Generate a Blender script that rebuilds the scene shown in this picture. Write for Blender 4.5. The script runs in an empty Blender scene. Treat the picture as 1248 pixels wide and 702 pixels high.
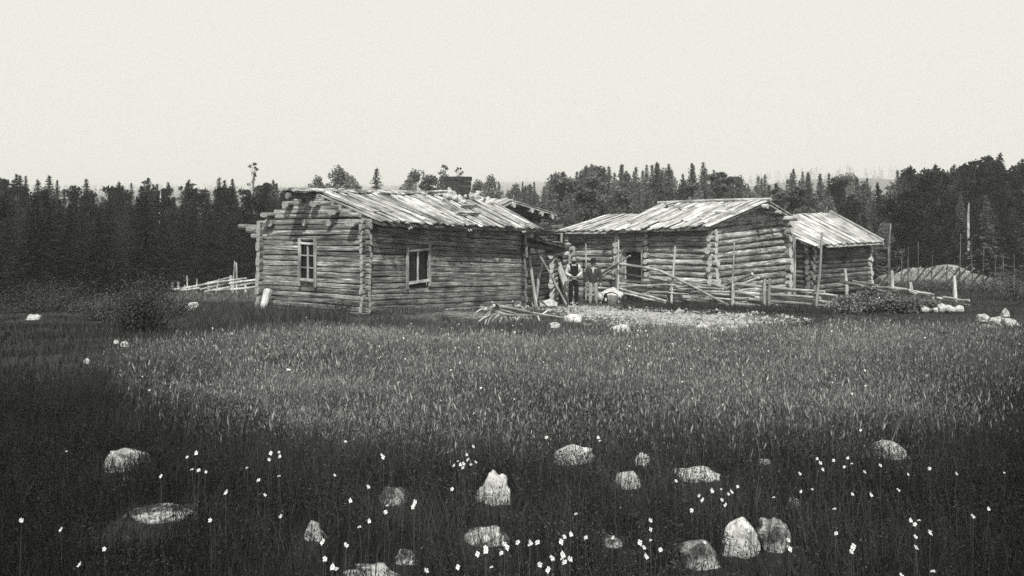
import bpy, bmesh, math, random
import numpy as np
from mathutils import Vector, noise, Matrix

# ------------------------------------------------------------------ camera, world, sun, exposure
C = bpy.context.scene.collection
SC = bpy.context.scene
F = 1150.0          # focal length in photo pixels (photo 1248 wide)
CZ = 6.0            # camera height (world z)
HY = 232.0          # horizon row of the photo
cam_d = bpy.data.cameras.new('camera')
cam = bpy.data.objects.new('camera', cam_d); C.objects.link(cam)
cam.location = (0, 0, CZ); cam.rotation_euler = (math.radians(90), 0, 0)
cam_d.sensor_width = 36; cam_d.lens = F / 1248 * 36
cam_d.shift_y = -(351 - HY) / 1248
cam_d.clip_start = .1; cam_d.clip_end = 20000
SC.camera = cam

SUN_EL, SUN_AZ = math.radians(48), math.radians(177)   # azimuth: direction towards the sun, from +Y clockwise (behind the camera)
sd = Vector((math.sin(SUN_AZ) * math.cos(SUN_EL), math.cos(SUN_AZ) * math.cos(SUN_EL), math.sin(SUN_EL)))
sun_d = bpy.data.lights.new('sun', 'SUN'); sun_d.energy = 4.6; sun_d.angle = math.radians(.8); sun_d.color = (1, .995, .925)
sun = bpy.data.objects.new('sun', sun_d); C.objects.link(sun)
sun.rotation_euler = sd.to_track_quat('Z', 'Y').to_euler(); sun.location = (0, -20, 40)

W = bpy.data.worlds.new('World'); SC.world = W; W.use_nodes = True
nt = W.node_tree; nt.nodes.clear()
wo = nt.nodes.new('ShaderNodeOutputWorld'); bg = nt.nodes.new('ShaderNodeBackground')
sky = nt.nodes.new('ShaderNodeTexSky'); sky.sky_type = 'NISHITA'; sky.sun_disc = False
sky.sun_elevation = SUN_EL; sky.sun_rotation = SUN_AZ; sky.dust_density = 4
bw = nt.nodes.new('ShaderNodeRGBToBW')
mx = nt.nodes.new('ShaderNodeMix'); mx.data_type = 'FLOAT'; mx.inputs[0].default_value = .92
tint = nt.nodes.new('ShaderNodeMix'); tint.data_type = 'RGBA'; tint.blend_type = 'MULTIPLY'; tint.inputs[0].default_value = 1
nt.links.new(sky.outputs[0], bw.inputs[0]); nt.links.new(bw.outputs[0], mx.inputs[2]); mx.inputs[3].default_value = 9.0
nt.links.new(mx.outputs[0], tint.inputs[6]); tint.inputs[7].default_value = (1.0, 1.0, .915, 1)
nt.links.new(tint.outputs[2], bg.inputs[0]); bg.inputs[1].default_value = .1
nt.links.new(bg.outputs[0], wo.inputs[0])
SC.view_settings.view_transform = 'Standard'; SC.view_settings.look = 'None'
SC.view_settings.exposure = 0; SC.view_settings.gamma = 1; SC.view_settings.use_curve_mapping = False
SC.render.engine = 'CYCLES'
SC.cycles.max_bounces = 6; SC.cycles.diffuse_bounces = 3; SC.cycles.volume_bounces = 1; SC.cycles.glossy_bounces = 2
SC.cycles.use_denoising = False

RX = random.Random(7)
NR = np.random.default_rng(11)

# ------------------------------------------------------------------ terrain
_py = np.array([0, 12, 24.3, 28, 32, 35, 38.7, 42, 50, 60, 80, 120, 200, 400, 800, 1500, 2500, 6000.])
_pz = np.array([4.4, 3.62, 2.80, 2.47, 2.05, 1.74, 1.48, 1.3, .8, .1, -1.4, -4.5, -9, -13, -9, -2, 8, -60.])
_ty = np.arange(0, 6000, .5); _tz = np.interp(_ty, _py, _pz)
_k = np.ones(9) / 9; _s = np.convolve(np.pad(_tz, 4, 'edge'), _k, 'valid'); _tz = _s
def prof(t): return np.interp(t, _ty, _tz)
def ground(x, y):
    x = np.asarray(x, float); y = np.asarray(y, float)
    r = np.hypot(x, y)
    w = np.clip((r - 60) / 80, 0, 1); w = w * w * (3 - 2 * w)
    near = np.where(y > 0, prof(np.maximum(y, 0)), 4.4 - .02 * y * 0 + .01 * np.minimum(-y, 60) * (y < 0))
    far = prof(r)
    px = 624 + F * x / np.maximum(y, 1)
    far = far + np.where(y > 0, 1, 0) * (26 * np.exp(-((px - 1040) / 170) ** 2) * np.exp(-((r - 1250) / 350) ** 2)
                                          + 22 * np.exp(-((px - 690) / 260) ** 2) * np.exp(-((r - 2500) / 700) ** 2))
    z = near * (1 - w) + far * w
    b = .035 * np.sin(x * 1.3 + y * .7) + .03 * np.sin(x * .61 - y * 1.9 + 1) + .05 * np.sin(x * .33 + y * .27 + 2)
    return z + b * (1 - w) * np.clip(r / 4, 0, 1)
def gz(x, y): return float(ground(x, y))
def P(px, py, D): return Vector(((px - 624) / F * D, D, CZ - (py - HY) / F * D))
def G(px, D, up=0.):
    x = (px - 624) / F * D
    return Vector((x, D, gz(x, D) + up))
def gp(px, py, up=0.):
    """the ground point (plus up) seen at this row and column, by bisection on distance"""
    lo, hi = 1.5, 90.
    for _ in range(50):
        m = (lo + hi) / 2
        x = (px - 624) / F * m
        row = HY + F * (CZ - gz(x, m) - up) / m
        if row > py: lo = m
        else: hi = m
    return G(px, m, up)

# ------------------------------------------------------------------ materials
def mat(name, build):
    m = bpy.data.materials.new(name); m.use_nodes = True
    n = m.node_tree; n.nodes.clear()
    out = n.nodes.new('ShaderNodeOutputMaterial'); b = n.nodes.new('ShaderNodeBsdfPrincipled')
    b.inputs['Roughness'].default_value = .9; b.inputs['Specular IOR Level'].default_value = .15
    n.links.new(b.outputs[0], out.inputs[0])
    build(n, b, out)
    return m
def N(n, t, **k):
    x = n.nodes.new(t)
    for a, v in k.items(): setattr(x, a, v)
    return x
def attr(n, name): return N(n, 'ShaderNodeAttribute', attribute_name=name)
def mapped(n, src, sc):
    m = N(n, 'ShaderNodeMapping'); m.inputs['Scale'].default_value = sc
    n.links.new(src, m.inputs[0]); return m.outputs[0]
def noi(n, vec, scale, detail=4, rough=.6):
    t = N(n, 'ShaderNodeTexNoise'); t.inputs['Scale'].default_value = scale; t.inputs['Detail'].default_value = detail
    t.inputs['Roughness'].default_value = rough
    n.links.new(vec, t.inputs['Vector']); return t.outputs[0]
def ramp(n, src, stops):
    r = N(n, 'ShaderNodeValToRGB'); e = r.color_ramp.elements
    while len(e) < len(stops): e.new(.5)
    for i, (p, v) in enumerate(stops): e[i].position = p; e[i].color = (v, v, v, 1)
    n.links.new(src, r.inputs[0]); return r.outputs[0]
def ma(n, op, a, b, c=None):
    m = N(n, 'ShaderNodeMath', operation=op)
    for i, v in enumerate((a, b, c)):
        if v is None: continue
        if isinstance(v, (int, float)): m.inputs[i].default_value = v
        else: n.links.new(v, m.inputs[i])
    return m.outputs[0]
def bump(n, b, h, s, d=.02):
    u = N(n, 'ShaderNodeBump'); u.inputs['Strength'].default_value = s; u.inputs['Distance'].default_value = d
    n.links.new(h, u.inputs['Height']); n.links.new(u.outputs[0], b.inputs['Normal'])

def wood(name, lo, hi, end=.35, along=1.2, cross=26, patch=(.35, 1.25), bs=.9, rv=.9):
    def f(n, b, out):
        tc = attr(n, 'tc').outputs['Vector']; rn = attr(n, 'rnd').outputs['Fac']; en = attr(n, 'end').outputs['Fac']
        g = noi(n, mapped(n, tc, (along, cross, cross)), 1, 5, .65)
        g2 = noi(n, mapped(n, tc, (along * 3.5, cross * 2.4, cross * 2.4)), 1, 2, .5)
        grain = ramp(n, g, [(.30, lo * .35), (.44, lo), (.62, hi), (.8, hi * 1.15)])
        fine = ramp(n, g2, [(.33, .45), (.45, 1), (.7, 1.12)])
        pt = ramp(n, noi(n, mapped(n, tc, (1.1, 5, 5)), 1, 4, .65), [(.32, patch[0]), (.6, patch[1])])
        geo = N(n, 'ShaderNodeNewGeometry')
        big = ramp(n, noi(n, geo.outputs['Position'], 1.7, 4, .6), [(.33, .55), (.62, 1.15)])
        v = ma(n, 'MULTIPLY', grain, pt); v = ma(n, 'MULTIPLY', v, fine); v = ma(n, 'MULTIPLY', v, big)
        v = ma(n, 'MULTIPLY', v, ma(n, 'ADD', ma(n, 'MULTIPLY', rn, rv), 1 - rv / 2))
        ev = ma(n, 'MULTIPLY', ramp(n, noi(n, tc, 22, 3), [(.35, .45), (.65, 1.1)]), end)
        m = N(n, 'ShaderNodeMix'); m.data_type = 'FLOAT'
        n.links.new(en, m.inputs[0]); n.links.new(v, m.inputs[2]); n.links.new(ev, m.inputs[3])
        n.links.new(m.outputs[0], b.inputs['Base Color'])
        bump(n, b, ma(n, 'ADD', g, ma(n, 'MULTIPLY', g2, .6)), bs, .03)
    return mat(name, f)
M = {}
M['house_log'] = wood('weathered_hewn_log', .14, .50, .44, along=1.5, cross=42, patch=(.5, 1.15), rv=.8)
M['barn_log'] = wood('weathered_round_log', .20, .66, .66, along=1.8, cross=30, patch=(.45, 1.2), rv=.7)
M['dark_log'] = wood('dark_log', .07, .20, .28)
M['roof_board'] = wood('roof_board', .30, .80, .6, along=1.2, cross=30, patch=(.45, 1.15), rv=.8)
M['pale_board'] = wood('pale_roof_board', .36, .80, .62, along=1.2, cross=26, patch=(.6, 1.1), rv=.6)
M['bark'] = wood('birch_bark', .2, .58, .5, along=6, cross=8)
M['pole'] = wood('peeled_pole', .38, .66, .6, along=1, cross=30, patch=(.7, 1.1), rv=.6)
M['grey_pole'] = wood('grey_pole', .18, .42, .45, along=1, cross=30)
M['dim_pole'] = wood('dim_pole', .06, .16, .2, along=1, cross=30)
M['frame_wood'] = wood('window_frame_wood', .34, .6, .5, patch=(.7, 1.1), rv=.4)
M['trunk'] = wood('tree_bark', .06, .17, .3, along=2, cross=8)
M['pale_trunk'] = wood('pale_bark', .3, .55, .3, along=4, cross=4)

def simple(name, v, rough=.9, spec=.15, ns=0, amp=.5, bs=0):
    def f(n, b, out):
        b.inputs['Roughness'].default_value = rough; b.inputs['Specular IOR Level'].default_value = spec
        if ns:
            geo = N(n, 'ShaderNodeTexCoord')
            x = noi(n, geo.outputs['Object'], ns, 4)
            n.links.new(ramp(n, x, [(.3, v * (1 - amp)), (.7, v * (1 + amp))]), b.inputs['Base Color'])
            if bs: bump(n, b, x, bs)
        else: b.inputs['Base Color'].default_value = (v, v, v, 1)
    return mat(name, f)
M['glass'] = simple('window_glass', .012, .12, .4)
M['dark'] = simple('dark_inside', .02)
M['brick'] = None
def _brick(n, b, out):
    tc = N(n, 'ShaderNodeTexCoord')
    br = N(n, 'ShaderNodeTexBrick'); br.inputs['Scale'].default_value = 5.5; br.inputs['Color1'].default_value = (.03,) * 3 + (1,)
    br.inputs['Color2'].default_value = (.055,) * 3 + (1,); br.inputs['Mortar'].default_value = (.09,) * 3 + (1,); br.inputs['Mortar Size'].default_value = .02
    n.links.new(mapped(n, tc.outputs['Object'], (1, 1, 1)), br.inputs['Vector']); n.links.new(br.outputs[0], b.inputs['Base Color'])
M['brick'] = mat('chimney_brick', _brick)
M['cloth_dark'] = simple('dark_wool', .014, .95, .05, 30, .4)
M['cloth_mid'] = simple('grey_wool', .05, .95, .05, 30, .4)
M['cloth_trouser'] = simple('light_trousers', .30, .95, .05, 12, .35)
M['shirt'] = simple('white_shirt', .5, .9, .05, 12, .15)
M['skin'] = simple('skin', .27, .6, .3)
M['hair'] = simple('dark_hair', .015)
M['dog_fur'] = simple('black_fur', .02, .9, .1, 30, .4)
M['white_fur'] = simple('white_fur', .6, .9, .1, 30, .2)
M['wicker'] = wood('wicker', .1, .3, .3, along=30, cross=30)

def rockmat(name, v, moss=.5):
    def f(n, b, out):
        tc = N(n, 'ShaderNodeTexCoord').outputs['Object']; rn = N(n, 'ShaderNodeObjectInfo').outputs['Random']
        a = ramp(n, noi(n, tc, 9, 6, .7), [(.32, v * .42), (.5, v), (.72, v * 1.3)])
        sp = ramp(n, noi(n, tc, 45, 4, .7), [(.36, .35), (.47, 1), (.7, 1.15)])
        ms = ramp(n, noi(n, tc, 3.2, 5, .7), [(moss - .04, .16), (moss + .05, 1)])
        x = ma(n, 'MULTIPLY', ma(n, 'MULTIPLY', a, sp), ms)
        n.links.new(x, b.inputs['Base Color'])
        bump(n, b, noi(n, tc, 22, 6, .7), .9, .03)
    return mat(name, f)
M['rock_pale'] = rockmat('pale_granite', .60, .33)
M['rock_mid'] = rockmat('lichened_granite', .50, .42)
M['rock_moss'] = rockmat('mossy_granite', .42, .49)
M['pebble'] = rockmat('pebble_stone', .40, .40)

def foliage(name, lo, hi, trans=.25, rough=.75, spec=.15):
    def f(n, b, out):
        rn = attr(n, 'rnd').outputs['Fac']; oi = N(n, 'ShaderNodeObjectInfo').outputs['Random']
        v = ma(n, 'MULTIPLY', ma(n, 'ADD', ma(n, 'MULTIPLY', rn, hi - lo), lo), ma(n, 'ADD', ma(n, 'MULTIPLY', oi, .7), .65))
        n.links.new(v, b.inputs['Base Color']); b.inputs['Roughness'].default_value = rough; b.inputs['Specular IOR Level'].default_value = spec
        t = N(n, 'ShaderNodeBsdfTranslucent'); n.links.new(v, t.inputs[0])
        m = N(n, 'ShaderNodeMixShader'); m.inputs[0].default_value = trans
        n.links.new(b.outputs[0], m.inputs[1]); n.links.new(t.outputs[0], m.inputs[2]); n.links.new(m.outputs[0], out.inputs[0])
    return mat(name, f)
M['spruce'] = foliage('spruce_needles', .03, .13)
M['underexposed_spruce'] = foliage('underexposed_spruce_needles', .003, .018, .05)  # needles blackened: the left forest's underexposure is put into their colour
M['light_spruce'] = foliage('sunlit_spruce_needles', .04, .21)  # paler copy of the needles, sunlight painted into the tone
M['pine'] = foliage('pine_needles', .05, .2)
M['birch'] = foliage('birch_leaves', .06, .26, .35)
M['bushleaf'] = foliage('willow_leaves', .008, .2, .1)
M['bedleaf'] = foliage('potato_leaves', .01, .34, .2)
M['grass'] = foliage('grass_blades', .012, .54, .25, .7, .2)
M['herb'] = foliage('low_herb_leaves', .004, .125, .08, .7, .2)
M['hay'] = simple('pale_hay', .17, .9, .1, 3, .5)
M['hayleaf'] = foliage('hay_stalks', .15, .75, .1)
M['petal'] = simple('white_petals', .72, .8, .1)
M['disc'] = simple('flower_disc', .35)
M['stem'] = simple('flower_stem', .10)
M['twig'] = simple('dark_twigs', .02)
M['ground'] = None
def _ground(n, b, out):
    geo = N(n, 'ShaderNodeNewGeometry').outputs['Position']
    a = ramp(n, noi(n, geo, 1.1, 8, .7), [(.35, .012), (.6, .035)])
    bare = attr(n, 'bare').outputs['Fac']
    dirt = ramp(n, noi(n, geo, 5, 8, .75), [(.38, .03), (.50, .14), (.62, .42)])
    m = N(n, 'ShaderNodeMix'); m.data_type = 'FLOAT'
    n.links.new(bare, m.inputs[0]); n.links.new(a, m.inputs[2]); n.links.new(dirt, m.inputs[3])
    n.links.new(m.outputs[0], b.inputs['Base Color']); bump(n, b, noi(n, geo, 9, 6, .7), .8, .05)
M['ground'] = mat('soil', _ground)

# ------------------------------------------------------------------ object helpers
def link(name, me, parent=None):
    o = bpy.data.objects.new(name, me); C.objects.link(o)
    if parent is not None: o.parent = parent
    return o
def tag(o, label=None, cat=None, group=None, kind=None):
    if label: o['label'] = label
    if cat: o['category'] = cat
    if group: o['group'] = group
    if kind: o['kind'] = kind
    return o
def thing(name, label, cat, loc=(0, 0, 0), group=None):
    o = bpy.data.objects.new(name, None); C.objects.link(o); o.location = loc; o.empty_display_size = .2
    return tag(o, label, cat, group)

class MB:
    """collects tubes and boards in world space; build() links them as one mesh, stored relative to its parent's location"""
    def __init__(s): s.v = []; s.f = []; s.tc = []; s.rnd = []; s.end = []; s.sm = []
    def tube(s, pts, rad, n=8, p=2., flat=1., wob=.06, rnd=None, up=(0, 0, 1), jit=.0, caps=True, r=RX):
        pts = [Vector(q) for q in pts]; m = len(pts)
        if isinstance(rad, (int, float)): rad = [rad] * m
        rnd = r.random() if rnd is None else rnd
        off = r.random() * 40; upv = Vector(up); base = len(s.v); L = 0
        jt = [1 + (r.random() - .5) * wob for _ in range(n)]
        rings = []
        for i, q in enumerate(pts):
            t = (pts[min(i + 1, m - 1)] - pts[max(i - 1, 0)]).normalized()
            if abs(t.dot(upv)) > .95: upv = Vector((1, 0, 0)) if abs(t.x) < .7 else Vector((0, 1, 0))
            sd_ = t.cross(upv).normalized(); u2 = sd_.cross(t)
            if i: L += (q - pts[i - 1]).length
            rr = rad[i] * (1 + (r.random() - .5) * wob)
            ring = []
            for k in range(n):
                a = 2 * math.pi * (k + .5) / n; c, sn = math.cos(a), math.sin(a)
                g = (abs(c) ** p + abs(sn) ** p) ** (-1 / p) * rr * jt[k] * (1 + (r.random() - .5) * wob * .6)
                v = q + sd_ * (c * g * flat) + u2 * (sn * g)
                ring.append(v); s.v.append(v); s.tc.append((L + off, c * g + off, sn * g)); s.rnd.append(rnd); s.end.append(0.)
            rings.append(ring)
        for i in range(m - 1):
            for k in range(n):
                a = base + i * n + k; b = base + i * n + (k + 1) % n
                s.f.append((a, b, b + n, a + n)); s.sm.append(True)
        if caps:
            for ri, rev in ((0, True), (m - 1, False)):
                b0 = len(s.v)
                for k, v in enumerate(rings[ri]):
                    s.v.append(v); s.tc.append(tuple(v)); s.rnd.append(rnd); s.end.append(1.)
                q = list(range(b0, b0 + n)); s.f.append(tuple(reversed(q)) if rev else tuple(q)); s.sm.append(False)
        return s
    def board(s, p0, p1, side, w, t, nseg=4, warp=.01, rnd=None, r=RX, w1=None):
        p0 = Vector(p0); p1 = Vector(p1); ax = (p1 - p0); L = ax.length; ax.normalize()
        side = Vector(side); side = (side - ax * side.dot(ax)).normalized(); up = side.cross(ax)
        if up.z < 0: up = -up
        rnd = r.random() if rnd is None else rnd; off = r.random() * 40; base = len(s.v)
        tw = (r.random() - .5) * warp * 6; w1 = w if w1 is None else w1
        for i in range(nseg + 1):
            f_ = i / nseg; q = p0 + ax * L * f_ + up * (r.random() - .5) * warp + side * (r.random() - .5) * warp
            ww = w + (w1 - w) * f_
            for (a, b) in ((-.5, -.5), (.5, -.5), (.5, .5), (-.5, .5)):
                v = q + side * (a * ww * (1 + (r.random() - .5) * .06)) + up * (b * t + a * tw * (f_ - .5))
                s.v.append(v); s.tc.append((L * f_ + off, a * ww + off, b * t)); s.rnd.append(rnd); s.end.append(0.)
        for i in range(nseg):
            for k in range(4):
                a = base + i * 4 + k; b = base + i * 4 + (k + 1) % 4
                s.f.append((a, b, b + 4, a + 4)); s.sm.append(False)
        e = base + nseg * 4
        s.f.append((base + 3, base + 2, base + 1, base)); s.f.append((e, e + 1, e + 2, e + 3)); s.sm += [False, False]
        return s
    def quad(s, a, b, c, d, rnd=.5):
        base = len(s.v)
        for q in (a, b, c, d): s.v.append(Vector(q)); s.tc.append(tuple(q)); s.rnd.append(rnd); s.end.append(0.)
        s.f.append((base, base + 1, base + 2, base + 3)); s.sm.append(False); return s
    def prism(s, poly, d, rnd=.5):
        """a closed slab: polygon extruded by vector d"""
        base = len(s.v); n = len(poly); d = Vector(d)
        for q in list(poly) + [Vector(q) + d for q in poly]:
            s.v.append(Vector(q)); s.tc.append(tuple(q)); s.rnd.append(rnd); s.end.append(0.)
        s.f.append(tuple(range(base, base + n))); s.f.append(tuple(reversed(range(base + n, base + 2 * n)))); s.sm += [False, False]
        for k in range(n):
            k2 = (k + 1) % n; s.f.append((base + k, base + n + k, base + n + k2, base + k2)); s.sm.append(False)
        return s
    def build(s, name, m, parent=None, origin=None):
        o0 = Vector(origin) if origin is not None else (parent.matrix_world.translation if parent is not None and parent.get('_o') is None else Vector((0, 0, 0)))
        if parent is not None:
            o0 = Vector((0, 0, 0)); q = parent
            while q is not None: o0 = o0 + q.location; q = q.parent
        elif origin is None: o0 = Vector((0, 0, 0))
        me = bpy.data.meshes.new(name)
        me.from_pydata([v - o0 for v in s.v], [], s.f)
        me.polygons.foreach_set('use_smooth', s.sm)
        me.attributes.new('tc', 'FLOAT_VECTOR', 'POINT').data.foreach_set('vector', np.array(s.tc, 'f').ravel())
        me.attributes.new('rnd', 'FLOAT', 'POINT').data.foreach_set('value', np.array(s.rnd, 'f'))
        me.attributes.new('end', 'FLOAT', 'POINT').data.foreach_set('value', np.array(s.end, 'f'))
        me.materials.append(m)
        bm = bmesh.new(); bm.from_mesh(me); bmesh.ops.recalc_face_normals(bm, faces=bm.faces[:]); bm.to_mesh(me); bm.free()
        o = link(name, me, parent)
        if parent is None: o.location = o0
        return o

def npmesh(name, V, faces_n, idx, rnd, m, smooth=False):
    """V (n,3); idx flat loop indices; faces_n loops per face"""
    me = bpy.data.meshes.new(name)
    me.vertices.add(len(V)); me.vertices.foreach_set('co', np.ascontiguousarray(V, 'f').ravel())
    me.loops.add(len(idx)); me.loops.foreach_set('vertex_index', np.ascontiguousarray(idx, 'i'))
    st = np.concatenate([[0], np.cumsum(faces_n)[:-1]]).astype('i')
    me.polygons.add(len(faces_n)); me.polygons.foreach_set('loop_start', st); me.polygons.foreach_set('loop_total', np.ascontiguousarray(faces_n, 'i'))
    me.update(calc_edges=True)
    me.attributes.new('rnd', 'FLOAT', 'POINT').data.foreach_set('value', np.ascontiguousarray(rnd, 'f'))
    me.materials.append(m)
    return me

def blades(x, y, h, w, lean, rnd, z=None):
    n = len(x); z = ground(x, y) if z is None else z
    a = NR.uniform(0, 2 * np.pi, n); la = NR.uniform(0, 2 * np.pi, n); l = lean * h * NR.uniform(.2, 1.2, n)
    dx, dy = np.cos(a) * w / 2, np.sin(a) * w / 2
    lx, ly = np.cos(la) * l, np.sin(la) * l
    V = np.zeros((n, 5, 3))
    V[:, 0] = np.stack([x - dx, y - dy, z - .02], 1); V[:, 1] = np.stack([x + dx, y + dy, z - .02], 1)
    mx_, my = x + lx * .35, y + ly * .35
    V[:, 2] = np.stack([mx_ + dx * .85, my + dy * .85, z + h * .58], 1); V[:, 3] = np.stack([mx_ - dx * .85, my - dy * .85, z + h * .58], 1)
    V[:, 4] = np.stack([x + lx, y + ly, z + h], 1)
    b = (np.arange(n) * 5)[:, None]
    idx = (b + np.array([0, 1, 2, 3, 3, 2, 4])[None]).ravel()
    fn = np.tile([4, 3], n)
    return V.reshape(-1, 3), fn, idx, np.repeat(rnd, 5)
def cards(c, d, side, L, Wd, rnd):
    """diamond leaf cards: centre c, axis d, side vector"""
    n = len(c)
    V = np.stack([c - d * L[:, None] / 2, c + side * Wd[:, None] / 2, c + d * L[:, None] / 2, c - side * Wd[:, None] / 2], 1)
    idx = np.arange(n * 4)
    return V.reshape(-1, 3), np.full(n, 4), idx, np.repeat(rnd, 4)
def rv(n):
    v = NR.normal(size=(n, 3)); return v / np.linalg.norm(v, axis=1)[:, None]
def merge(parts):
    V, fn, idx, rn = [], [], [], []; o = 0
    for a, b, c, d in parts:
        V.append(a); fn.append(b); idx.append(c + o); rn.append(d); o += len(a)
    return np.concatenate(V), np.concatenate(fn), np.concatenate(idx), np.concatenate(rn)
def pnoise(x, y, s, seed=0):
    return (np.sin(x * s + 1.3 * seed + 1.7 * np.sin(y * s * .8 + seed)) + np.sin(y * s * 1.3 + seed * 2.1 + 1.9 * np.sin(x * s * .7 + 2 * seed)) + np.sin((x + y) * s * 2.3 + seed)) / 3

# ------------------------------------------------------------------ ground sheet
def bareness(x, y):
    """stony patch in front of the right fence, the trodden yard, the porch floor"""
    px = 624 + F * x / np.maximum(y, 1); py = HY + F * (CZ - ground(x, y)) / np.maximum(y, 1)
    n = pnoise(x, y, 2.1, 3) * 7 + pnoise(x, y, 5.3, 5) * 5
    def blob(cx, cy, rx, ry): return np.clip(1.6 * (1 - np.hypot((px + n * 3 - cx) / rx, (py + n * .5 - cy) / ry)), 0, 1)
    m = np.maximum.reduce([blob(840, 390, 160, 11), blob(760, 383, 90, 8), blob(710, 375, 45, 5), blob(880, 398, 70, 9), blob(660, 366, 40, 12), blob(560, 384, 80, 6)])
    return np.where((y > 5) & (y < 60), m, 0)
def make_ground():
    rr = np.concatenate([[0.], np.geomspace(.8, 6000, 230)])
    an = np.concatenate([np.linspace(-38, 38, 240), np.linspace(40, 320, 70)]) * np.pi / 180
    R_, A = np.meshgrid(rr, an, indexing='ij')
    X = R_ * np.sin(A); Y = R_ * np.cos(A); Z = ground(X, Y)
    nr, na = R_.shape
    V = np.stack([X, Y, Z], -1).reshape(-1, 3)
    i = np.arange(nr - 1)[:, None]; k = np.arange(na)[None]; k2 = (k + 1) % na
    idx = np.stack([i * na + k + 0 * k2, i * na + k2, (i + 1) * na + k2, (i + 1) * na + k], -1).reshape(-1, 4)[:, ::-1]
    me = npmesh('ground', V, np.full(len(idx), 4), idx.ravel(), np.zeros(len(V)), M['ground'])
    me.attributes.new('bare', 'FLOAT', 'POINT').data.foreach_set('value', bareness(V[:, 0], V[:, 1]).astype('f'))
    me.polygons.foreach_set('use_smooth', np.ones(len(idx), bool))
    o = link('ground', me); tag(o, 'dark soil of the sloping meadow running down to the forest', None, None, 'structure')
    o['category'] = 'ground'
make_ground()

# ------------------------------------------------------------------ log building tools
def lerp(a, b, t): return a + (b - a) * t
def log_wall(mb, A, B, za, zb, n, hewn=True, ext=.2, ext_b=None, off=0, holes=(), wob=.07, r=RX, topcut=None, thick=None):
    """courses of logs between ground points A and B (x,y); za,zb = (bottom, top) at each end; holes = (u0,u1,v0,v1)"""
    A = Vector((A[0], A[1], 0)); B = Vector((B[0], B[1], 0)); L = (B - A).length; ax = (B - A).normalized()
    ext_b = ext if ext_b is None else ext_b
    sag = [r.uniform(-.012, .012) for _ in range(n)]
    for i in range(n):
        v = (i + .5 + off) / n
        ha = (za[1] - za[0]) / n
        r0 = ha / 2 * (.955 if hewn else 1.06) * r.uniform(.97, 1.04)
        e_ = .2 if hewn else .38
        u0, u1 = -ext * r.uniform(1 - e_, 1 + e_) / L, 1 + ext_b * r.uniform(1 - e_, 1 + e_) / L
        if topcut is not None:
            c = topcut(v)
            if c is None: continue
            u0, u1 = c
        spans = [(u0, u1)]
        for (h0, h1, v0, v1) in holes:
            if v0 < v < v1:
                spans = [q for (a, b) in spans for q in ((a, min(b, h0)), (max(a, h1), b)) if q[1] > q[0] + .005]
        tone = r.random(); ph = r.random() * 6
        bow = r.uniform(-.025, .025)
        for (a, b) in spans:
            m = max(3, int((b - a) * L / .45) + 1)
            pts = []
            for j in range(m):
                u = lerp(a, b, j / (m - 1))
                zz = lerp(lerp(za[0], za[1], v), lerp(zb[0], zb[1], v), u) + sag[i] * math.sin(u * 5 + ph) * (1.7 if hewn else 1.4)
                q = A + ax * (u * L); outv = ax.cross(Vector((0, 0, 1)))
                q = q + outv * (bow * math.sin(u * 3.1) + r.uniform(-.008, .008))
                pts.append(Vector((q.x, q.y, zz)))
            tp = 1 + .08 * (1 if i % 2 else -1)
            rad = [r0 * lerp(tp, 2 - tp, j / (m - 1)) for j in range(m)]
            mb.tube(pts, rad, 16 if hewn else 10, 5.5 if hewn else 2.2, (.62 if hewn else .9) if thick is None else thick, wob * (.6 if hewn else 1), tone, r=r)

def dark_backing(parent, A, B, za, zb, nrm, d=.0):
    """dark sheet added behind the logs so the seams read as deep shade"""
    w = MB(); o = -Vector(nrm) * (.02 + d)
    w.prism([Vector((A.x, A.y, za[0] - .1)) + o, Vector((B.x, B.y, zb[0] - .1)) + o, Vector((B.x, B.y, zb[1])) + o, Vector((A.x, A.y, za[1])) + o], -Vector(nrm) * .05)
    return w.build('seam_backing', M['dark'], parent)

def slope_roof(mb, R0, R1, E0, E1, bw_=.2, t=.035, lift=.0, jag=.12, lo=.0, skip=.0, r=RX, tilt=.0, gap=.9, rj=.05):
    R0, R1, E0, E1 = map(Vector, (R0, R1, E0, E1))
    Lr = (E1 - E0).length; n = int(Lr / bw_); nrm = (E0 - R0).cross(R1 - R0).normalized()
    if nrm.z < 0: nrm = -nrm
    side = (R1 - R0).normalized()
    for i in range(n):
        if r.random() < skip: continue
        f_ = (i + .5) / n; g = f_ + tilt * r.uniform(-1, 1) / n
        a = lerp(R0, R1, f_); b = lerp(E0, E1, g); d = (b - a).normalized()
        a2 = a - d * r.uniform(0, rj); b2 = b + d * r.uniform(-jag, jag)
        k = nrm * (lift + r.uniform(0, .035) + (t * .8 if i % 2 else 0))
        mb.board(a2 + k, b2 + k, side, Lr / n * gap * r.uniform(.88, 1.12), t, 5, .018, r=r)

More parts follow.
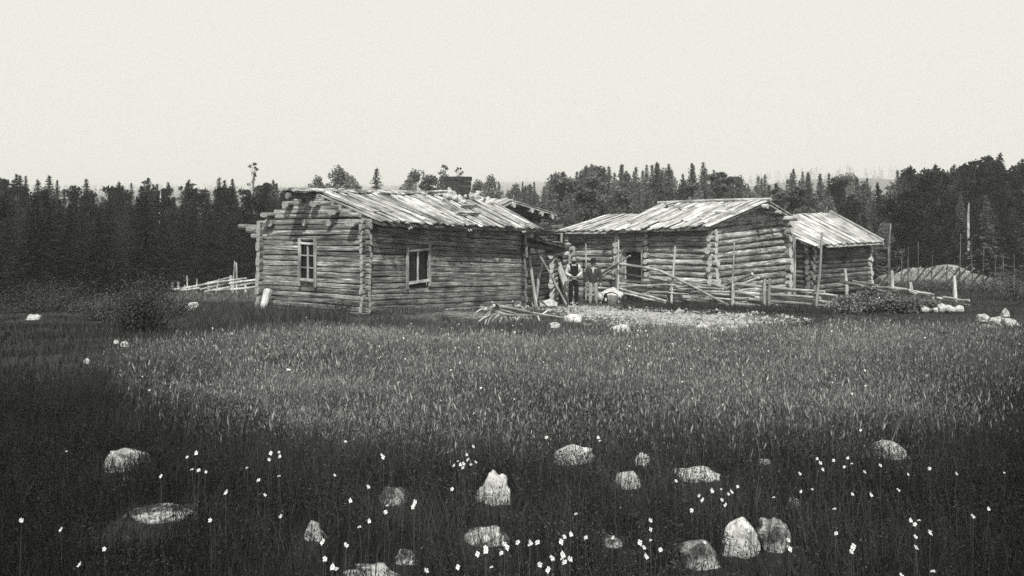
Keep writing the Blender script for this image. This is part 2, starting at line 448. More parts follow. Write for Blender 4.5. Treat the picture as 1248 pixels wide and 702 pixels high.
def window(parent, A, B, z0, z1, nrm, panes, fw=.07, out=.17, side_ext=.12, tilt=0., label=None):
    """framed window on the wall plane: A,B bottom corners (Vector), heights z0,z1; panes=(cols,rows)"""
    nrm = Vector(nrm).normalized(); ax = (B - A).normalized(); up = Vector((0, 0, 1)); o = nrm * out
    a = Vector((A.x, A.y, z0)) + o; b = Vector((B.x, B.y, z0)) + o; c = Vector((B.x, B.y, z1)) + o; d = Vector((A.x, A.y, z1)) + o
    win = bpy.data.objects.new('window', None); C.objects.link(win); win.parent = parent
    if label: win['label'] = label
    f = MB()
    f.board(a - up * side_ext, d + up * side_ext * .7, ax, fw, .05, 4, .006)
    f.board(b - up * side_ext, c + up * side_ext * .9, ax, fw, .05, 4, .006)
    fb = MB.board
    def hb(p, q, w_, t_=.05):
        f.board(p, q, up, w_, t_, 3, .004)
    hb(a + ax * fw * .5, b - ax * fw * .5, fw); hb(d + ax * fw * .5, c - ax * fw * .5, fw * .8)
    f.build('window_frame', M['frame_wood'], win)
    s = MB(); W_ = (b - a).length; H_ = z1 - z0
    for i in range(1, panes[0]):
        p = a + ax * (W_ * i / panes[0]) - nrm * .03
        s.board(p, p + up * H_, ax, .045, .035, 3, .003)
    for j in range(1, panes[1]):
        p = a + up * (H_ * j / panes[1]) - nrm * .034
        s.board(p + ax * .03, p + ax * (W_ - .03), up, .03, .03, 3, .003)
    if s.v: s.build('glazing_bar', M['frame_wood'], win)
    g = MB(); g.prism([a - nrm * .075, b - nrm * .075, c - nrm * .075, d - nrm * .075], -nrm * .01)
    g.build('glass_pane', M['glass'], win)
    return win

# ------------------------------------------------------------------ house (left)
D1 = Vector((.488, .873, 0)); D2 = Vector((-.816, .578, 0)); FN = Vector((.873, -.488, 0)); GN = -D1
hN = Vector((-3.78, 24.3, 0)); hL = Vector((-7.03, 26.6, 0)); hF = Vector((.30, 31.6, 0)); hB = hL + hF - hN
def zat(p, row): return CZ - (row - HY) / F * p.y
zN = (zat(hN, 388), zat(hN, 266)); zL = (zat(hL, 377), zat(hL, 269)); zF = (zat(hF, 376), zat(hF, 283)); zB = (1.95, 4.75)
house = thing('log_cabin', 'long weathered log cabin with brick chimney and two paned windows at left', 'cabin', (hN.x, hN.y, gz(hN.x, hN.y)))
w = MB(); r1 = random.Random(3)
# long front wall; window hole by fractions
def frac(A, B, px):
    """fraction along A-B whose column is px"""
    k = (px - 624) / F
    return (k * A.y - A.x) / ((B.x - A.x) - k * (B.y - A.y))
fu0, fu1 = frac(hN, hF, 493), frac(hN, hF, 520)
def wallrow(A, B, zA, zB_, u, row):
    p = lerp(A, B, u); z = zat(p, row); lo = lerp(zA[0], zB_[0], u); hi = lerp(zA[1], zB_[1], u); return (z - lo) / (hi - lo), z, p
v0, z0w, pa = wallrow(hN, hF, zN, zF, fu0, 345); v1, z1w, _ = wallrow(hN, hF, zN, zF, fu0, 306); pb = lerp(hN, hF, fu1)
log_wall(w, hN, hF, zN, zF, 17, True, .17, .2, 0, [(fu0, fu1, v0 - .03, v1 + .03)], r=r1)
w.build('wall', M['house_log'], house); dark_backing(house, hN, hF, zN, zF, FN, .02)
window(house, pa, pb, z0w, z1w, FN, (2, 1), .075, .10, .16, label='two-paned window in the long wall')
w = MB()
gu0, gu1 = frac(hL, hN, 368), frac(hL, hN, 387)
v0, z0w, pa = wallrow(hL, hN, zL, zN, gu0, 340); v1, z1w, _ = wallrow(hL, hN, zL, zN, gu0, 296); pb = lerp(hL, hN, gu1)
log_wall(w, hL, hN, zL, zN, 18, True, .2, .18, .5 / 18, [(gu0, gu1, v0 - .03, v1 + .03)], r=r1)
# gable logs above the eave
gap_z = zat((hN + hL) / 2, 236.5)
def gable(mb, A, B, zA, zB_, apex_z, n, hewn=True, r=RX, ext=.18, thick=.8):
    Lg = (B - A).length
    for i in range(n):
        v = (i + .75) / (n + .25)
        u0 = v * .5 - ext / Lg * r.uniform(-.2, 1.3); u1 = 1 - v * .5 + ext / Lg * r.uniform(-.2, .6)
        if u1 - u0 < .1: continue
        za = lerp(zA, apex_z, v); zb = lerp(zB_, apex_z, v)
        m = 5; pts = []
        for j in range(m):
            u = lerp(u0, u1, j / (m - 1)); q = lerp(A, B, u); pts.append(Vector((q.x, q.y, lerp(za, zb, u))))
        mb.tube(pts, (apex_z - zA) / n / 2 * 1.18, 12 if hewn else 10, 4.5 if hewn else 2.2, thick * 1.1, .08, r=r)
gable(w, hL, hN, zL[1] + .02, zN[1] + .02, gap_z, 6, True, r1)
w.build('wall', M['house_log'], house); dark_backing(house, hL, hN, zL, zN, GN, .02)
window(house, pa, pb, z0w, z1w, GN, (2, 3), .075, .10, .18, label='six-paned window in the gable wall')
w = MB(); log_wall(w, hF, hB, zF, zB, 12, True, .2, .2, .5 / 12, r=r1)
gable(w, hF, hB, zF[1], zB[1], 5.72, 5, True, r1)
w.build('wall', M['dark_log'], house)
w = MB(); log_wall(w, hB, hL, zB, zL, 12, True, .2, .2, 0, r=r1); w.build('wall', M['house_log'], house)
# roof
R0 = Vector((-5.4, 25.45, zat(Vector((0, 25.45, 0)), 234.5))); R1 = Vector((-1.08, 33.2, zat(Vector((0, 33.2, 0)), 239)))
E0 = hN + FN * .55; E0.z = zat(E0, 270.5); E1 = hF + FN * .55 + D1 * .5; E1.z = zat(E1, 279.5)
w = MB(); r2 = random.Random(12)
w.prism([R0 - Vector((0, 0, .05)), R1 - Vector((0, 0, .05)), E1 - Vector((0, 0, .05)) - FN * .06, E0 - Vector((0, 0, .05)) - FN * .06], Vector((0, 0, -.05)))
w.build('roof_lining', M['dark_log'], house)
w = MB()
slope_roof(w, R0, R1, E0, E1, .17, .03, .0, .09, r=r2, tilt=.35, gap=.84)
for k in range(26):                                     # a second, broken layer of boards on top
    f_ = r2.uniform(.02, .97); a = lerp(R0, R1, f_); b = lerp(E0, E1, f_ + r2.uniform(-.015, .02)); u0 = r2.uniform(0, .25); u1 = r2.uniform(.55, 1.02)
    w.board(lerp(a, b, u0) + Vector((0, 0, .085)), lerp(a, b, u1) + Vector((0, 0, .075)), D1, r2.uniform(.09, .2), .025, 5, .02, r=r2)
w.build('roof', M['roof_board'], house)
Bk0 = hL - FN * .35; Bk0.z = zL[1] - .12; Bk1 = hB - FN * .35 + D1 * .4; Bk1.z = zB[1] - .1
w = MB(); w.prism([R0 + D1 * .25, R1, Bk1, Bk0 + D1 * .25], Vector((0, 0, -.06))); slope_roof(w, R0 + D1 * .25, R1, Bk0 + D1 * .25, Bk1, .24, .03, .03, .1, r=r2)
w.build('roof', M['roof_board'], house)
# ridge: log carried a metre past the gable, bark and short boards over it
w = MB(); rs = R0 - D1 * .95 + Vector((0, 0, .02)); w.tube([rs - Vector((0, 0, .1)), lerp(rs, R1, .4) - Vector((0, 0, .12)), R1 - Vector((0, 0, .1))], .085, 10, r=r2); w.build('ridge_log', M['dark_log'], house)
w = MB(); Lr = (R1 - rs).length; k = 0.
while k < Lr - .1:
    st = r2.uniform(.35, 1.1); st = min(st, Lr - k); a = lerp(rs, R1, k / Lr); b = lerp(rs, R1, (k + st) / Lr)
    for sd_ in (1, -1):
        if k > Lr * .68 and r2.random() < .3: continue
        o_ = FN * sd_ * .13 + Vector((0, 0, .045 + r2.uniform(-.012, .025)))
        w.board(a + o_, b + o_ + D1 * .04, FN + Vector((0, 0, -.35 * sd_)), .28 * r2.uniform(.8, 1.15), .03, 3, .035, r=r2)
    k += st * .93
w.build('ridge_cover', M['bark'], house)
# purlin stubs standing out of the gable
w = MB()
for (px, row, wd, hh, ln) in [(353, 248.5, 17, 8, .45), (386, 248.5, 16, 8, .42), (369, 242, 9, 9, .25), (330, 261.5, 17, 7, .6), (331, 271, 14, 11, .3),
                              (408, 258.5, 19, 6, .4), (374, 271, 7, 9, .3), (433, 271, 20, 10, .55), (403, 272, 12, 8, .28)]:
    u = frac(hL, hN, px + wd * .2); p = lerp(hL, hN, u); z = zat(p, row); hx = wd / F * p.y / 2 * .82; hz = hh / F * p.y / 2
    a = Vector((p.x, p.y, z)) - D1 * ln; w.tube([a + D1 * ln * .35, a + D1 * (ln + .3)], hz * .85, 10, 4, hx / hz, .14, r=r2)
pL = Vector((hL.x, hL.y, zat(hL, 281)))
for (z, ln, rr) in ((0, .55, .10), (.09, .95, .07), (-.16, .35, .09)):
    a = pL + D2 * .05 + Vector((0, 0, z)); d = D2 * 1
    w.tube([a - D2 * .3, a + d * ln], rr, 10, 3.5, 1, .1, r=r2)
w.build('log_ends', M['house_log'], house)
# eave hooks
for px, row in ((488, 276), (562, 279), (629, 281)):
    u = frac(hN, hF, px - 8); p = lerp(hN, hF, u) + FN * .42; p.z = zat(p, row)
    w = MB(); w.tube([p + Vector((0, 0, .12)) - FN * .3, p, p + FN * .12 + Vector((0, 0, -.07)), p + FN * .16 + Vector((0, 0, -.02))], [.035, .035, .03, .04], 7, r=r2)
    w.build('eave_hook', M['pole'], house)
# plinth stones and sill boards
w = MB()
for k in range(26):
    u = k / 25; p = lerp(hN, hF, u) + FN * r2.uniform(.05, .2); z = lerp(zN[0], zF[0], u)
    if r2.random() < .2 and u < .6: continue
    s_ = r2.uniform(.08, .2) * (1.3 if u > .6 else .8)
    w.tube([p + Vector((0, 0, z - .02)) - D1 * s_, p + Vector((0, 0, z + r2.uniform(-.03, .05))), p + Vector((0, 0, z - .04)) + D1 * s_], [s_ * .3, s_ * .65, s_ * .3], 8, 2.4, 1.2, .3, r=r2)
w.build('foundation', M['rock_mid'], house)
# leaning corner post log
# chimney
ch = lerp(R0, R1, frac(R0, R1, 556)); cx = ch.x + .05; cy = ch.y - .1; zt = zat(ch, 215); zb_ = zat(ch, 232)
w = MB(); hw = .37
def boxm(w, cx, cy, z0, z1, a, b, ax=D1, ay=D2):
    q = [Vector((cx, cy, z0)) + ax * sx * a + ay * sy * b for sx, sy in ((-1, -1), (1, -1), (1, 1), (-1, 1))]
    w.prism(q, Vector((0, 0, z1 - z0)))
for k in range(6):
    e = .012 * ((k * 7) % 3) ; zz = lerp(zb_ - .5, zt, k / 6)
    boxm(w, cx + .01 * (k % 2), cy, zz, lerp(zb_ - .5, zt, (k + 1) / 6) - .008, .35 + e, .33 + e)
boxm(w, cx, cy, zt - .12, zt - .02, .385, .36)
chm = w.build('chimney', M['brick'], house)
# rubble stones round it
w = MB()
for k in range(46):
    px = r2.uniform(538, 586); row = r2.uniform(233, 262) if 545 < px else r2.uniform(240, 256)
    t_ = (row - 236) / 30; u = frac(R0, R1, px - t_ * 15); q = lerp(lerp(R0, R1, max(0, min(1, frac(R0, R1, px - 14 * t_)))), lerp(E0, E1, frac(R0, R1, px - 14 * t_)), max(0, min(.42, t_ * .4)))
    if row < 240 and px > 574: continue
    s_ = r2.uniform(.07, .17); q = q + Vector((0, 0, .08 + r2.uniform(0, .14) * (1 - t_)))
    w.tube([q - D1 * s_, q + Vector((r2.uniform(-.05, .05), 0, .02)), q + D1 * s_], [s_ * .35, s_ * .75, s_ * .3], 7, 2.6, 1.1, .35, r=r2)
w.build('chimney_rubble', M['rock_mid'], house)
for (a_, b_, wd) in (((540, 247), (558, 262), .22), ((556, 262), (584, 261), .17), ((562, 253), (580, 252), .13), ((520, 239), (546, 234), .16)):
    t0, t1 = (a_[1] - 236) / 34, (b_[1] - 236) / 34
    def onroof(px, t_):
        u = frac(lerp(R0, E0, t_), lerp(R1, E1, t_), px); return lerp(lerp(R0, E0, t_), lerp(R1, E1, t_), u) + Vector((0, 0, .14))
    w = MB(); w.board(onroof(a_[0], max(.02, t0)), onroof(b_[0], max(.03, t1)), Vector((0, 0, 1)) + FN, wd, .05, 4, .01); w.build('chimney_plank', M['roof_board'], house)

# leaning short pale log at the left corner
lp = MB(); a = P(318, 377, 25.6); a.z = gz(a.x, a.y); b = P(326, 356, 26.1)
lp.tube([a, lerp(a, b, .5) + Vector((0.01, 0, 0)), b + Vector((.02, 0, .03))], [.085, .1, .125], 12, wob=.06); o = lp.build('short_log', M['pole'], None, a)
tag(o, 'short pale log leaning on the left corner of the windowed cabin', 'log')

# ------------------------------------------------------------------ back cabin behind the long house
r3 = random.Random(21)
fA = Vector((-.41, 36, 0))
def fs(s, back=0): return fA + D1 * s + D2 * back
back = thing('log_storehouse', 'dark log storehouse with gable roof rising behind the long cabin', 'cabin', (fs(2).x, fs(2).y, gz(fs(2).x, fs(2).y)))
ap = zat(fA, 245.5)
w = MB(); a, b = fs(-3.0), fs(5.0)
log_wall(w, a, b, (1.5, 4.75), (1.1, 4.55), 14, True, .1, .25, r=r3)
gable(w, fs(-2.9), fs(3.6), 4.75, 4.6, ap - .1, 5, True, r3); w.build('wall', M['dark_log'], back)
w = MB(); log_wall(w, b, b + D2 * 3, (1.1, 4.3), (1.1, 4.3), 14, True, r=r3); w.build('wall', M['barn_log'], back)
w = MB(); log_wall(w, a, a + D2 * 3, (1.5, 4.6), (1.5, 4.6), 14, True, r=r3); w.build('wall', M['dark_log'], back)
ov = -D2 * .55
apx = Vector((fA.x, fA.y, ap)) + ov; apb = Vector((fA.x, fA.y, ap)) + D2 * 2.2
el = fs(-3.3); el.z = 4.85; er = fs(3.75); er.z = zat(fs(3.75), 262)
w = MB(); w.prism([apx + ov * .0, apb, er + D2 * 2.2, er + ov], Vector((0, 0, -.05))); slope_roof(w, apx, apb, er + ov, er + D2 * 2.2, .25, .035, .02, .1, r=r3); w.build('roof', M['roof_board'], back)
w = MB(); w.prism([apx, apb, el + D2 * 2.2, el + ov], Vector((0, 0, -.05))); slope_roof(w, apx + Vector((0, 0, .03)), apb + Vector((0, 0, .03)), el + ov + Vector((0, 0, .03)), el + D2 * 2.2, .25, .035, .02, .1, r=r3, gap=.98); w.build('roof', M['pale_board'], back)
for s_, dz in ((0, -.16), (1.45, -.45 + .02), (2.3, -.62), (3.2, -.82), (-1.4, -.45)):
    q = fs(s_); q.z = ap + (er.z - ap) * max(s_, 0) / 3.75 - .14 if s_ >= 0 else ap - .45
    w = MB(); w.tube([q - D2 * .62, q + D2 * .4], .10, 10, wob=.1, r=r3); w.build('purlin_end', M['barn_log'], back)

# ------------------------------------------------------------------ open porch between
r4 = random.Random(31)
pA = hF + D1 * .35; pB = hF + D1 * 3.3
porch = thing('timber_porch', 'open timber porch with sagging plank roof beside the long cabin end', 'porch', (pA.x, pA.y, gz(pA.x, pA.y)))
zA_, zB2 = zat(pA, 290), zat(pB, 302)
w = MB()
f0 = Vector((pA.x, pA.y, zA_)) + FN * .35; f1 = Vector((pB.x, pB.y, zB2)) + FN * .3
b0 = Vector((pA.x, pA.y, zA_ + .15)) + D2 * 2.9; b1 = Vector((pB.x, pB.y, zB2 + .12)) + D2 * 2.9
w.prism([f0, f1, b1, b0], Vector((0, 0, -.06))); slope_roof(w, b0, b1, f0, f1, .22, .035, .02, .15, r=r4, tilt=.4); w.build('roof', M['dark_log'], porch)
w = MB(); w.tube([Vector((pA.x, pA.y, zA_ - .17)) - D1 * .3, Vector((pB.x, pB.y, zB2 - .16)) + D1 * .45], .11, 10, wob=.1); w.build('beam', M['dark_log'], porch)
for (px, row, D) in ((638, 287, 31.9), (689, 303, 34.3), (683, 309, 34.2)):
    q = P(px, row, D); w = MB(); w.tube([q + FN * .35, q - FN * .6], .09 if px < 688 else .11, 10, wob=.1); w.build('beam_end', M['pole'], porch)
w = MB(); w.tube([P(683, 303, 34.6), P(683, 330, 34.6), G(684, 34.8)], .1, 9, wob=.12); w.build('post', M['dark_log'], porch)
w = MB(); w.tube([P(644, 296, 32.5), P(637, 330, 32.2), G(632, 32.0)], .09, 9, 4, 1.6, wob=.1); w.build('post', M['dark_log'], porch)
w = MB(); q0, q1 = fs(2.5, -.9), fs(5.1, -.4)   # low log stack/wall at the back right of the porch
log_wall(w, q0 + FN * .1, q1, (gz(q0.x, q0.y), 3.5), (gz(q1.x, q1.y), 3.55), 10, False, .25, .15, r=r4, wob=.14); w.build('wall', M['barn_log'], porch)
w = MB(); w.tube([P(684, 285 + 17, 35.6), P(684.5, 284, 35.6)], .05, 6); w.build('post', M['pole'], porch)

def pole_thing(name, label, pts, rad, m='pole', cat='pole', group=None, n=8, wob=.08):
    w = MB(); w.tube(pts, rad, n, wob=wob); o = w.build(name, M[m], None, pts[0]); return tag(o, label, cat, group)
pole_thing('leaning_log', 'thick pale leaning log propping the right side of the porch', [G(698, 33.6, -.05), P(687, 340, 33.9), P(679, 317, 34.2)], [.11, .12, .10], n=10)
pole_thing('prop_pole', 'thin white pole leaning under the porch beam', [G(654, 32.2, -.03), P(649, 340, 32.5), P(644.5, 312, 32.7)], [.055, .055, .06])
pole_thing('prop_pole', 'grey forked pole leaning left inside the porch', [G(652, 33.2, -.03), P(657, 335, 33.3), P(662.5, 313, 33.4)], [.06, .06, .05], 'grey_pole')
pole_thing('prop_pole', 'long thin dark pole crossing the porch opening diagonally', [P(652.5, 303, 32.6), P(667, 327, 32.5), G(690, 32.6, .1)], [.04, .04, .045], 'grey_pole')
pole_thing('prop_pole', 'slim grey pole leaning against the far corner of the long cabin', [P(640, 303, 31.9), P(634, 335, 31.7), G(629, 31.4, 0)], [.045, .05, .05], 'grey_pole')

# ------------------------------------------------------------------ barn with two roofs (middle right)
r5 = random.Random(41)
bd1 = Vector((-.70, .714, 0)).normalized(); bd2 = Vector((.714, .70, 0)).normalized()
bN = Vector((7.43, 35, 0)); bR = Vector((11.2, 38.7, 0)); bL = Vector((2.54, 40, 0))
bn_long = Vector((-.714, -.70, 0)).normalized(); bn_gab = Vector((.70, -.714, 0)).normalized()
barn = thing('log_barn', 'double log barn with dark doorway and two board roofs at different heights', 'barn', (bN.x, bN.y, gz(bN.x, bN.y)))
bzN = (zat(bN, 377), zat(bN, 279)); bzR = (zat(bR, 370), zat(bR, 267)); bzL = (zat(bL, 362), zat(bL, 284))
ud0, ud1 = frac(bN, bL, 785), frac(bN, bL, 761.5)
uj = frac(bN, bL, 756); bJ = lerp(bN, bL, uj); bzJ = (lerp(bzN[0], bzL[0], uj), zat(bJ, 281))
w = MB()
log_wall(w, bN, bJ, bzN, bzJ, 13, False, .25, .2, 0, [(ud0 / uj, ud1 / uj, .0, (zat(lerp(bN, bL, ud0), 305) - bzN[0]) / (bzN[1] - bzN[0]))], r=r5, wob=.12)
w.build('wall', M['barn_log'], barn)
w = MB(); log_wall(w, bJ + bd1 * .15, bL, bzJ, bzL, 11, False, .12, .25, 0, r=r5, wob=.12); w.build('wall', M['barn_log'], barn)
w = MB(); log_wall(w, bN, bR, bzN, bzR, 13, False, .26, .22, .5 / 13, r=r5, wob=.12)
bap = zat((bN + bR) / 2, 252); gable(w, bN, bR, bzN[1], bzR[1], bap, 5, False, r5, .2); w.build('wall', M['barn_log'], barn)
bwid = (bR - bN).length
for (A_, L_) in ((bJ, bwid - .05),):
    w = MB(); log_wall(w, A_, A_ + bd2 * L_, (1.3, 4.5), (1.3, 4.5), 12, False, .3, .2, .5 / 12, r=r5); w.build('wall', M['barn_log'], barn)
w = MB(); log_wall(w, bL, bL + bd2 * (bwid - .1), (1.1, 4.1), (1.1, 4.1), 11, False, .25, .2, .5 / 11, r=r5); w.build('wall', M['barn_log'], barn)
w = MB(); log_wall(w, bR, bL + bd2 * (bwid - .1), (1.1, 4.8), (1.1, 4.1), 12, False, .25, .2, 0, r=r5); w.build('wall', M['barn_log'], barn)
# stubs of the dividing wall right of the door
w = MB(); q = lerp(bN, bL, frac(bN, bL, 791))
for k in range(12):
    z = lerp(bzN[0] + .1, bzN[1] - .1, k / 11) - .0; a = Vector((q.x, q.y, z)) + bn_long * .24 * r5.uniform(.7, 1.3)
    w.tube([a, a - bn_long * .5], .1, 9, wob=.15, r=r5)
w.build('log_ends', M['barn_log'], barn)
# door leaf inside the dark opening
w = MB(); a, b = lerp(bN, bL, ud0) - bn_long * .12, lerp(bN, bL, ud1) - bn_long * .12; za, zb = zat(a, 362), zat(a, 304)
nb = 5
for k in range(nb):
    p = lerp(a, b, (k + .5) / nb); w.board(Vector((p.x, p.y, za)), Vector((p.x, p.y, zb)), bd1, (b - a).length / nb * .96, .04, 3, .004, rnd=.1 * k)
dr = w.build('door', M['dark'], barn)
w = MB()
a2, b2 = lerp(bN, bL, ud0) + bn_long * .1, lerp(bN, bL, ud1) + bn_long * .1
w.board(Vector((a2.x, a2.y, za)), Vector((a2.x, a2.y, zb + .05)), bd1, .1, .08); w.board(Vector((b2.x, b2.y, za)), Vector((b2.x, b2.y, zb + .05)), bd1, .09, .08)
w.build('door_frame', M['barn_log'], barn)
# main roof
mid = (bN + bR) / 2
BR0 = mid + bn_gab * .75; BR0.z = zat(BR0, 245.5); jj = (bJ + (bR - bN) / 2); BR1 = jj + bd1 * .1; BR1.z = zat(BR1, 250)
BE0 = bN + bn_long * .55 + bn_gab * .15; BE0.z = zat(BE0, 277); BE1 = bJ + bn_long * .55 + bd1 * .25; BE1.z = zat(BE1, 281)
w = MB(); dz = Vector((0, 0, -.06)); w.prism([BR0 + dz, BR1 + dz, BE1 + dz, BE0 + dz], Vector((0, 0, -.05))); w.build('roof_lining', M['dark_log'], barn)
w = MB(); slope_roof(w, BR0, BR1, BE0, BE1, .19, .035, 0, .2, r=r5, tilt=.6, gap=.86, rj=.25)
for k in range(14):
    f_ = r5.uniform(.05, .95); a = lerp(BR0, BR1, f_); b = lerp(BE0, BE1, f_ + r5.uniform(-.03, .03)); w.board(lerp(a, b, r5.uniform(-.05, .3)) + Vector((0, 0, .09)), lerp(a, b, r5.uniform(.6, 1.06)) + Vector((0, 0, .08)), bd1, r5.uniform(.1, .2), .03, 5, .02, r=r5)
w.board(P(826, 253, 38.4) + Vector((0, 0, .05)), P(836, 261, 37.4) + Vector((0, 0, .1)), bd1, .1, .05)
w.board(P(812, 249.5, 39) , P(822, 247, 39), bd2, .3, .04)
w.build('roof', M['pale_board'], barn)
br0 = bR - bn_long * .35 + bn_gab * .3; br0.z = bzR[1] - .02; br1 = bJ + bd2 * (bwid + .35); br1.z = 4.45
w = MB(); w.prism([BR0 + dz, BR1 + dz, br1, br0], Vector((0, 0, -.05))); slope_roof(w, BR0, BR1, br0, br1, .22, .035, 0, .2, r=r5, tilt=.3); w.build('roof', M['pale_board'], barn)
w = MB(); w.tube([BR0 + bn_gab * .15 + Vector((0, 0, .09)), lerp(BR0, BR1, .5) + Vector((0, 0, .12)), BR1 + Vector((0, 0, .1))], .06, 8, r=r5)
q = P(926, 251.5, 36.3); w.tube([q + bn_gab * .35, q - bn_gab * .8], .09, 9, r=r5)
q = P(943, 258.5, 37.2); w.tube([q + bn_gab * .3, q - bn_gab * .8], .07, 9, r=r5)
q = P(958, 266, 37.9); w.tube([q + bn_gab * .55, q - bn_gab * .8], .1, 9, 3, 1.3, r=r5)
w.tube([P(868, 270, 34.95), P(894, 267, 35.9)], .09, 9, 3, 1.2, r=r5)
q = P(890, 259, 35.6); w.tube([q + bn_gab * .3, q - bn_gab * .6], .09, 9, 3, 1.6, r=r5)
w.tube([BR0 + (br0 - BR0) * .02 + Vector((0, 0, .02)), br0 + Vector((0, 0, .05))], .045, 7, r=r5)
w.build('ridge_log', M['pole'], barn)
# lower roof
LR0 = jj + bd1 * .1; LR0.z = zat(LR0, 262); LR1 = bL + (bR - bN) / 2 + bd1 * .4; LR1.z = zat(LR1, 263)
LE0 = bJ + bn_long * .5 + bd1 * .15; LE0.z = zat(LE0, 281.5); LE1 = bL + bn_long * .5 + bd1 * .45; LE1.z = zat(LE1, 282)
w = MB(); w.prism([LR0 + dz, LR1 + dz, LE1 + dz, LE0 + dz], Vector((0, 0, -.05))); slope_roof(w, LR0, LR1, LE0, LE1, .19, .035, 0, .1, r=r5, tilt=.25); w.build('roof', M['pale_board'], barn)
lb0 = jj + bd2 * (bwid / 2 + .3); lb0.z = 3.95; lb1 = bL + bd2 * (bwid + .3) + bd1 * .4; lb1.z = 3.95
w = MB(); w.prism([LR0 + dz, LR1 + dz, lb1, lb0], Vector((0, 0, -.05))); slope_roof(w, LR0, LR1, lb0, lb1, .22, .035, 0, .1, r=r5); w.build('roof', M['pale_board'], barn)

# ------------------------------------------------------------------ small shed (far right)
r6 = random.Random(51)
cN = Vector((13.1, 41.5, 0)); cR = Vector((16.8, 44.6, 0)); ce = (cR - cN).normalized(); cb = Vector((-ce.y, ce.x, 0)); cf = -cb
cD = 4.2; cL = cN + cb * cD; cBk = cR + cb * cD
shed = thing('log_shed', 'small low log shed with bright board roof right of the barn', 'shed', (cN.x, cN.y, gz(cN.x, cN.y)))
czN = (zat(cN, 360), zat(cN, 298)); czR = (zat(cR, 352), zat(cR, 297))
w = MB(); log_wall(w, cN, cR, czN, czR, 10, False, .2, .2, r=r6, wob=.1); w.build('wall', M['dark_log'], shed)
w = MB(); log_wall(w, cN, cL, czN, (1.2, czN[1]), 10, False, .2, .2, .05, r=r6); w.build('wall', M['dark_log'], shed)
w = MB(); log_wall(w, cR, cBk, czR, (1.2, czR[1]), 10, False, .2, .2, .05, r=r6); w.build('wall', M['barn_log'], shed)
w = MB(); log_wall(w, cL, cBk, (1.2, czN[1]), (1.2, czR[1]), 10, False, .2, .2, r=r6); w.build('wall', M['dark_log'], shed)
CR0 = cN + cb * cD / 2 - ce * .7; CR0.z = zat(CR0, 265); CR1 = cR + cb * cD / 2 + ce * .3; CR1.z = zat(CR1, 260.5)
CE0 = cN + cf * .6 - ce * .35; CE0.z = zat(CE0, 299.5); CE1 = cR + cf * .6 + ce * .3; CE1.z = zat(CE1, 295)
w = MB(); w.prism([lerp(CR0, CR1, .15) + dz, CR1 + dz, CE1 + dz, lerp(CE0, CE1, .15) + dz], Vector((0, 0, -.05))); slope_roof(w, CR0, CR1, CE0, CE1, .24, .035, 0, .07, r=r6, tilt=.2, gap=.99)
w.board(CR1 + ce * .1 + Vector((0, 0, .09)) - (CE1 - CR1) * .04, CE1 + ce * .1 + Vector((0, 0, .09)), ce, .13, .06, 4)
w.board(lerp(CR0, CE0, .5) - ce * .5, CE0 - ce * .1, ce, .2, .03, 4); w.board(lerp(CR0, CE0, .35) - ce * .75, lerp(CR0, CE0, .75) - ce * .4, ce, .16, .03, 4)
w.build('roof', M['pale_board'], shed)
CB0 = cL + cb * .5 - ce * .4; CB0.z = CE0.z; CB1 = cBk + cb * .5 + ce * .3; CB1.z = CE1.z
w = MB(); w.prism([CR0 + dz, CR1 + dz, CB1, CB0], Vector((0, 0, -.05))); slope_roof(w, CR0, CR1, CB0, CB1, .24, .035, 0, .07, r=r6); w.build('roof', M['pale_board'], shed)
for k, sx in ((0, 1), (1, 1)):
    A_, B_ = (cN, cL) if k == 0 else (cR, cBk)
    w = MB(); gable(w, A_, B_, czN[1], czN[1], CR1.z - .15, 5, False, r6); w.build('gable_logs', M['dark_log'], shed)
w = MB(); q = lerp(cN, cR, frac(cN, cR, 1024)) + cf * .15; z_ = zat(q, 311); w.prism([Vector((q.x, q.y, z_)), Vector((q.x, q.y, z_)) + ce * .3, Vector((q.x, q.y, z_ - .28)) + ce * .3, Vector((q.x, q.y, z_ - .28))], cf * .012); w.build('hatch', M['dark'], shed)
for t_ in (.02, .3, 1.0): q = lerp(CE0, CE1, t_); w = MB(); w.tube([q + cf * .06 + Vector((0, 0, -.08)), q - cf * .9 + Vector((0, 0, .12))], .06, 8); w.build('rafter_end', M['pole'], shed)
# planks standing in the gap between barn and shed
for px, top, D, wd, lb in ((968, 286, 39.6, .13, 'upright plank standing in the gap right of the barn wall'), (963, 300, 39.5, .09, 'shorter upright stick in the gap right of the barn wall')):
    w = MB(); a = G(px, D); w.board(a - Vector((0, 0, .05)), P(px, top, D), Vector((1, 0, 0)), wd, .04); o = w.build('upright_plank', M['grey_pole'], None, a); tag(o, lb, 'plank')

# ------------------------------------------------------------------ fences
def Df(px): return float(np.interp(px, [700, 735, 757, 820, 893, 935, 1000, 1030], [39, 38, 37, 34, 31, 29.7, 28, 27.6]))
fr = thing('pole_fence', 'tumbledown pole fence with stakes running before the log barn', 'fence', tuple(G(820, Df(820))))
def stake(px, top, D, dx=0, rad=.035, parent=fr, m='pole', depth=-.1):
    w = MB(); a = G(px + dx, D, depth); b = P(px, top, D); w.tube([a, lerp(a, b, .5) + Vector((RX.uniform(-.03, .03), 0, 0)), b], [rad * 1.15, rad, rad * .75], 7, wob=.1); return w.build('stake', M[m], parent)
for px, top, dx, rd in ((714, 297, 0, .035), (754, 292, -1, .04), (751, 318, 0, .03), (823, 300, -5, .045), (815, 340, 0, .055), (895, 296, -3, .03), (893, 350, 0, .06), (932, 340, 0, .055), (938, 340, 0, .055), (1002, 283, -8, .04)):
    stake(px, top, Df(px) + (.1 if px != 932 else 0), dx, rd)
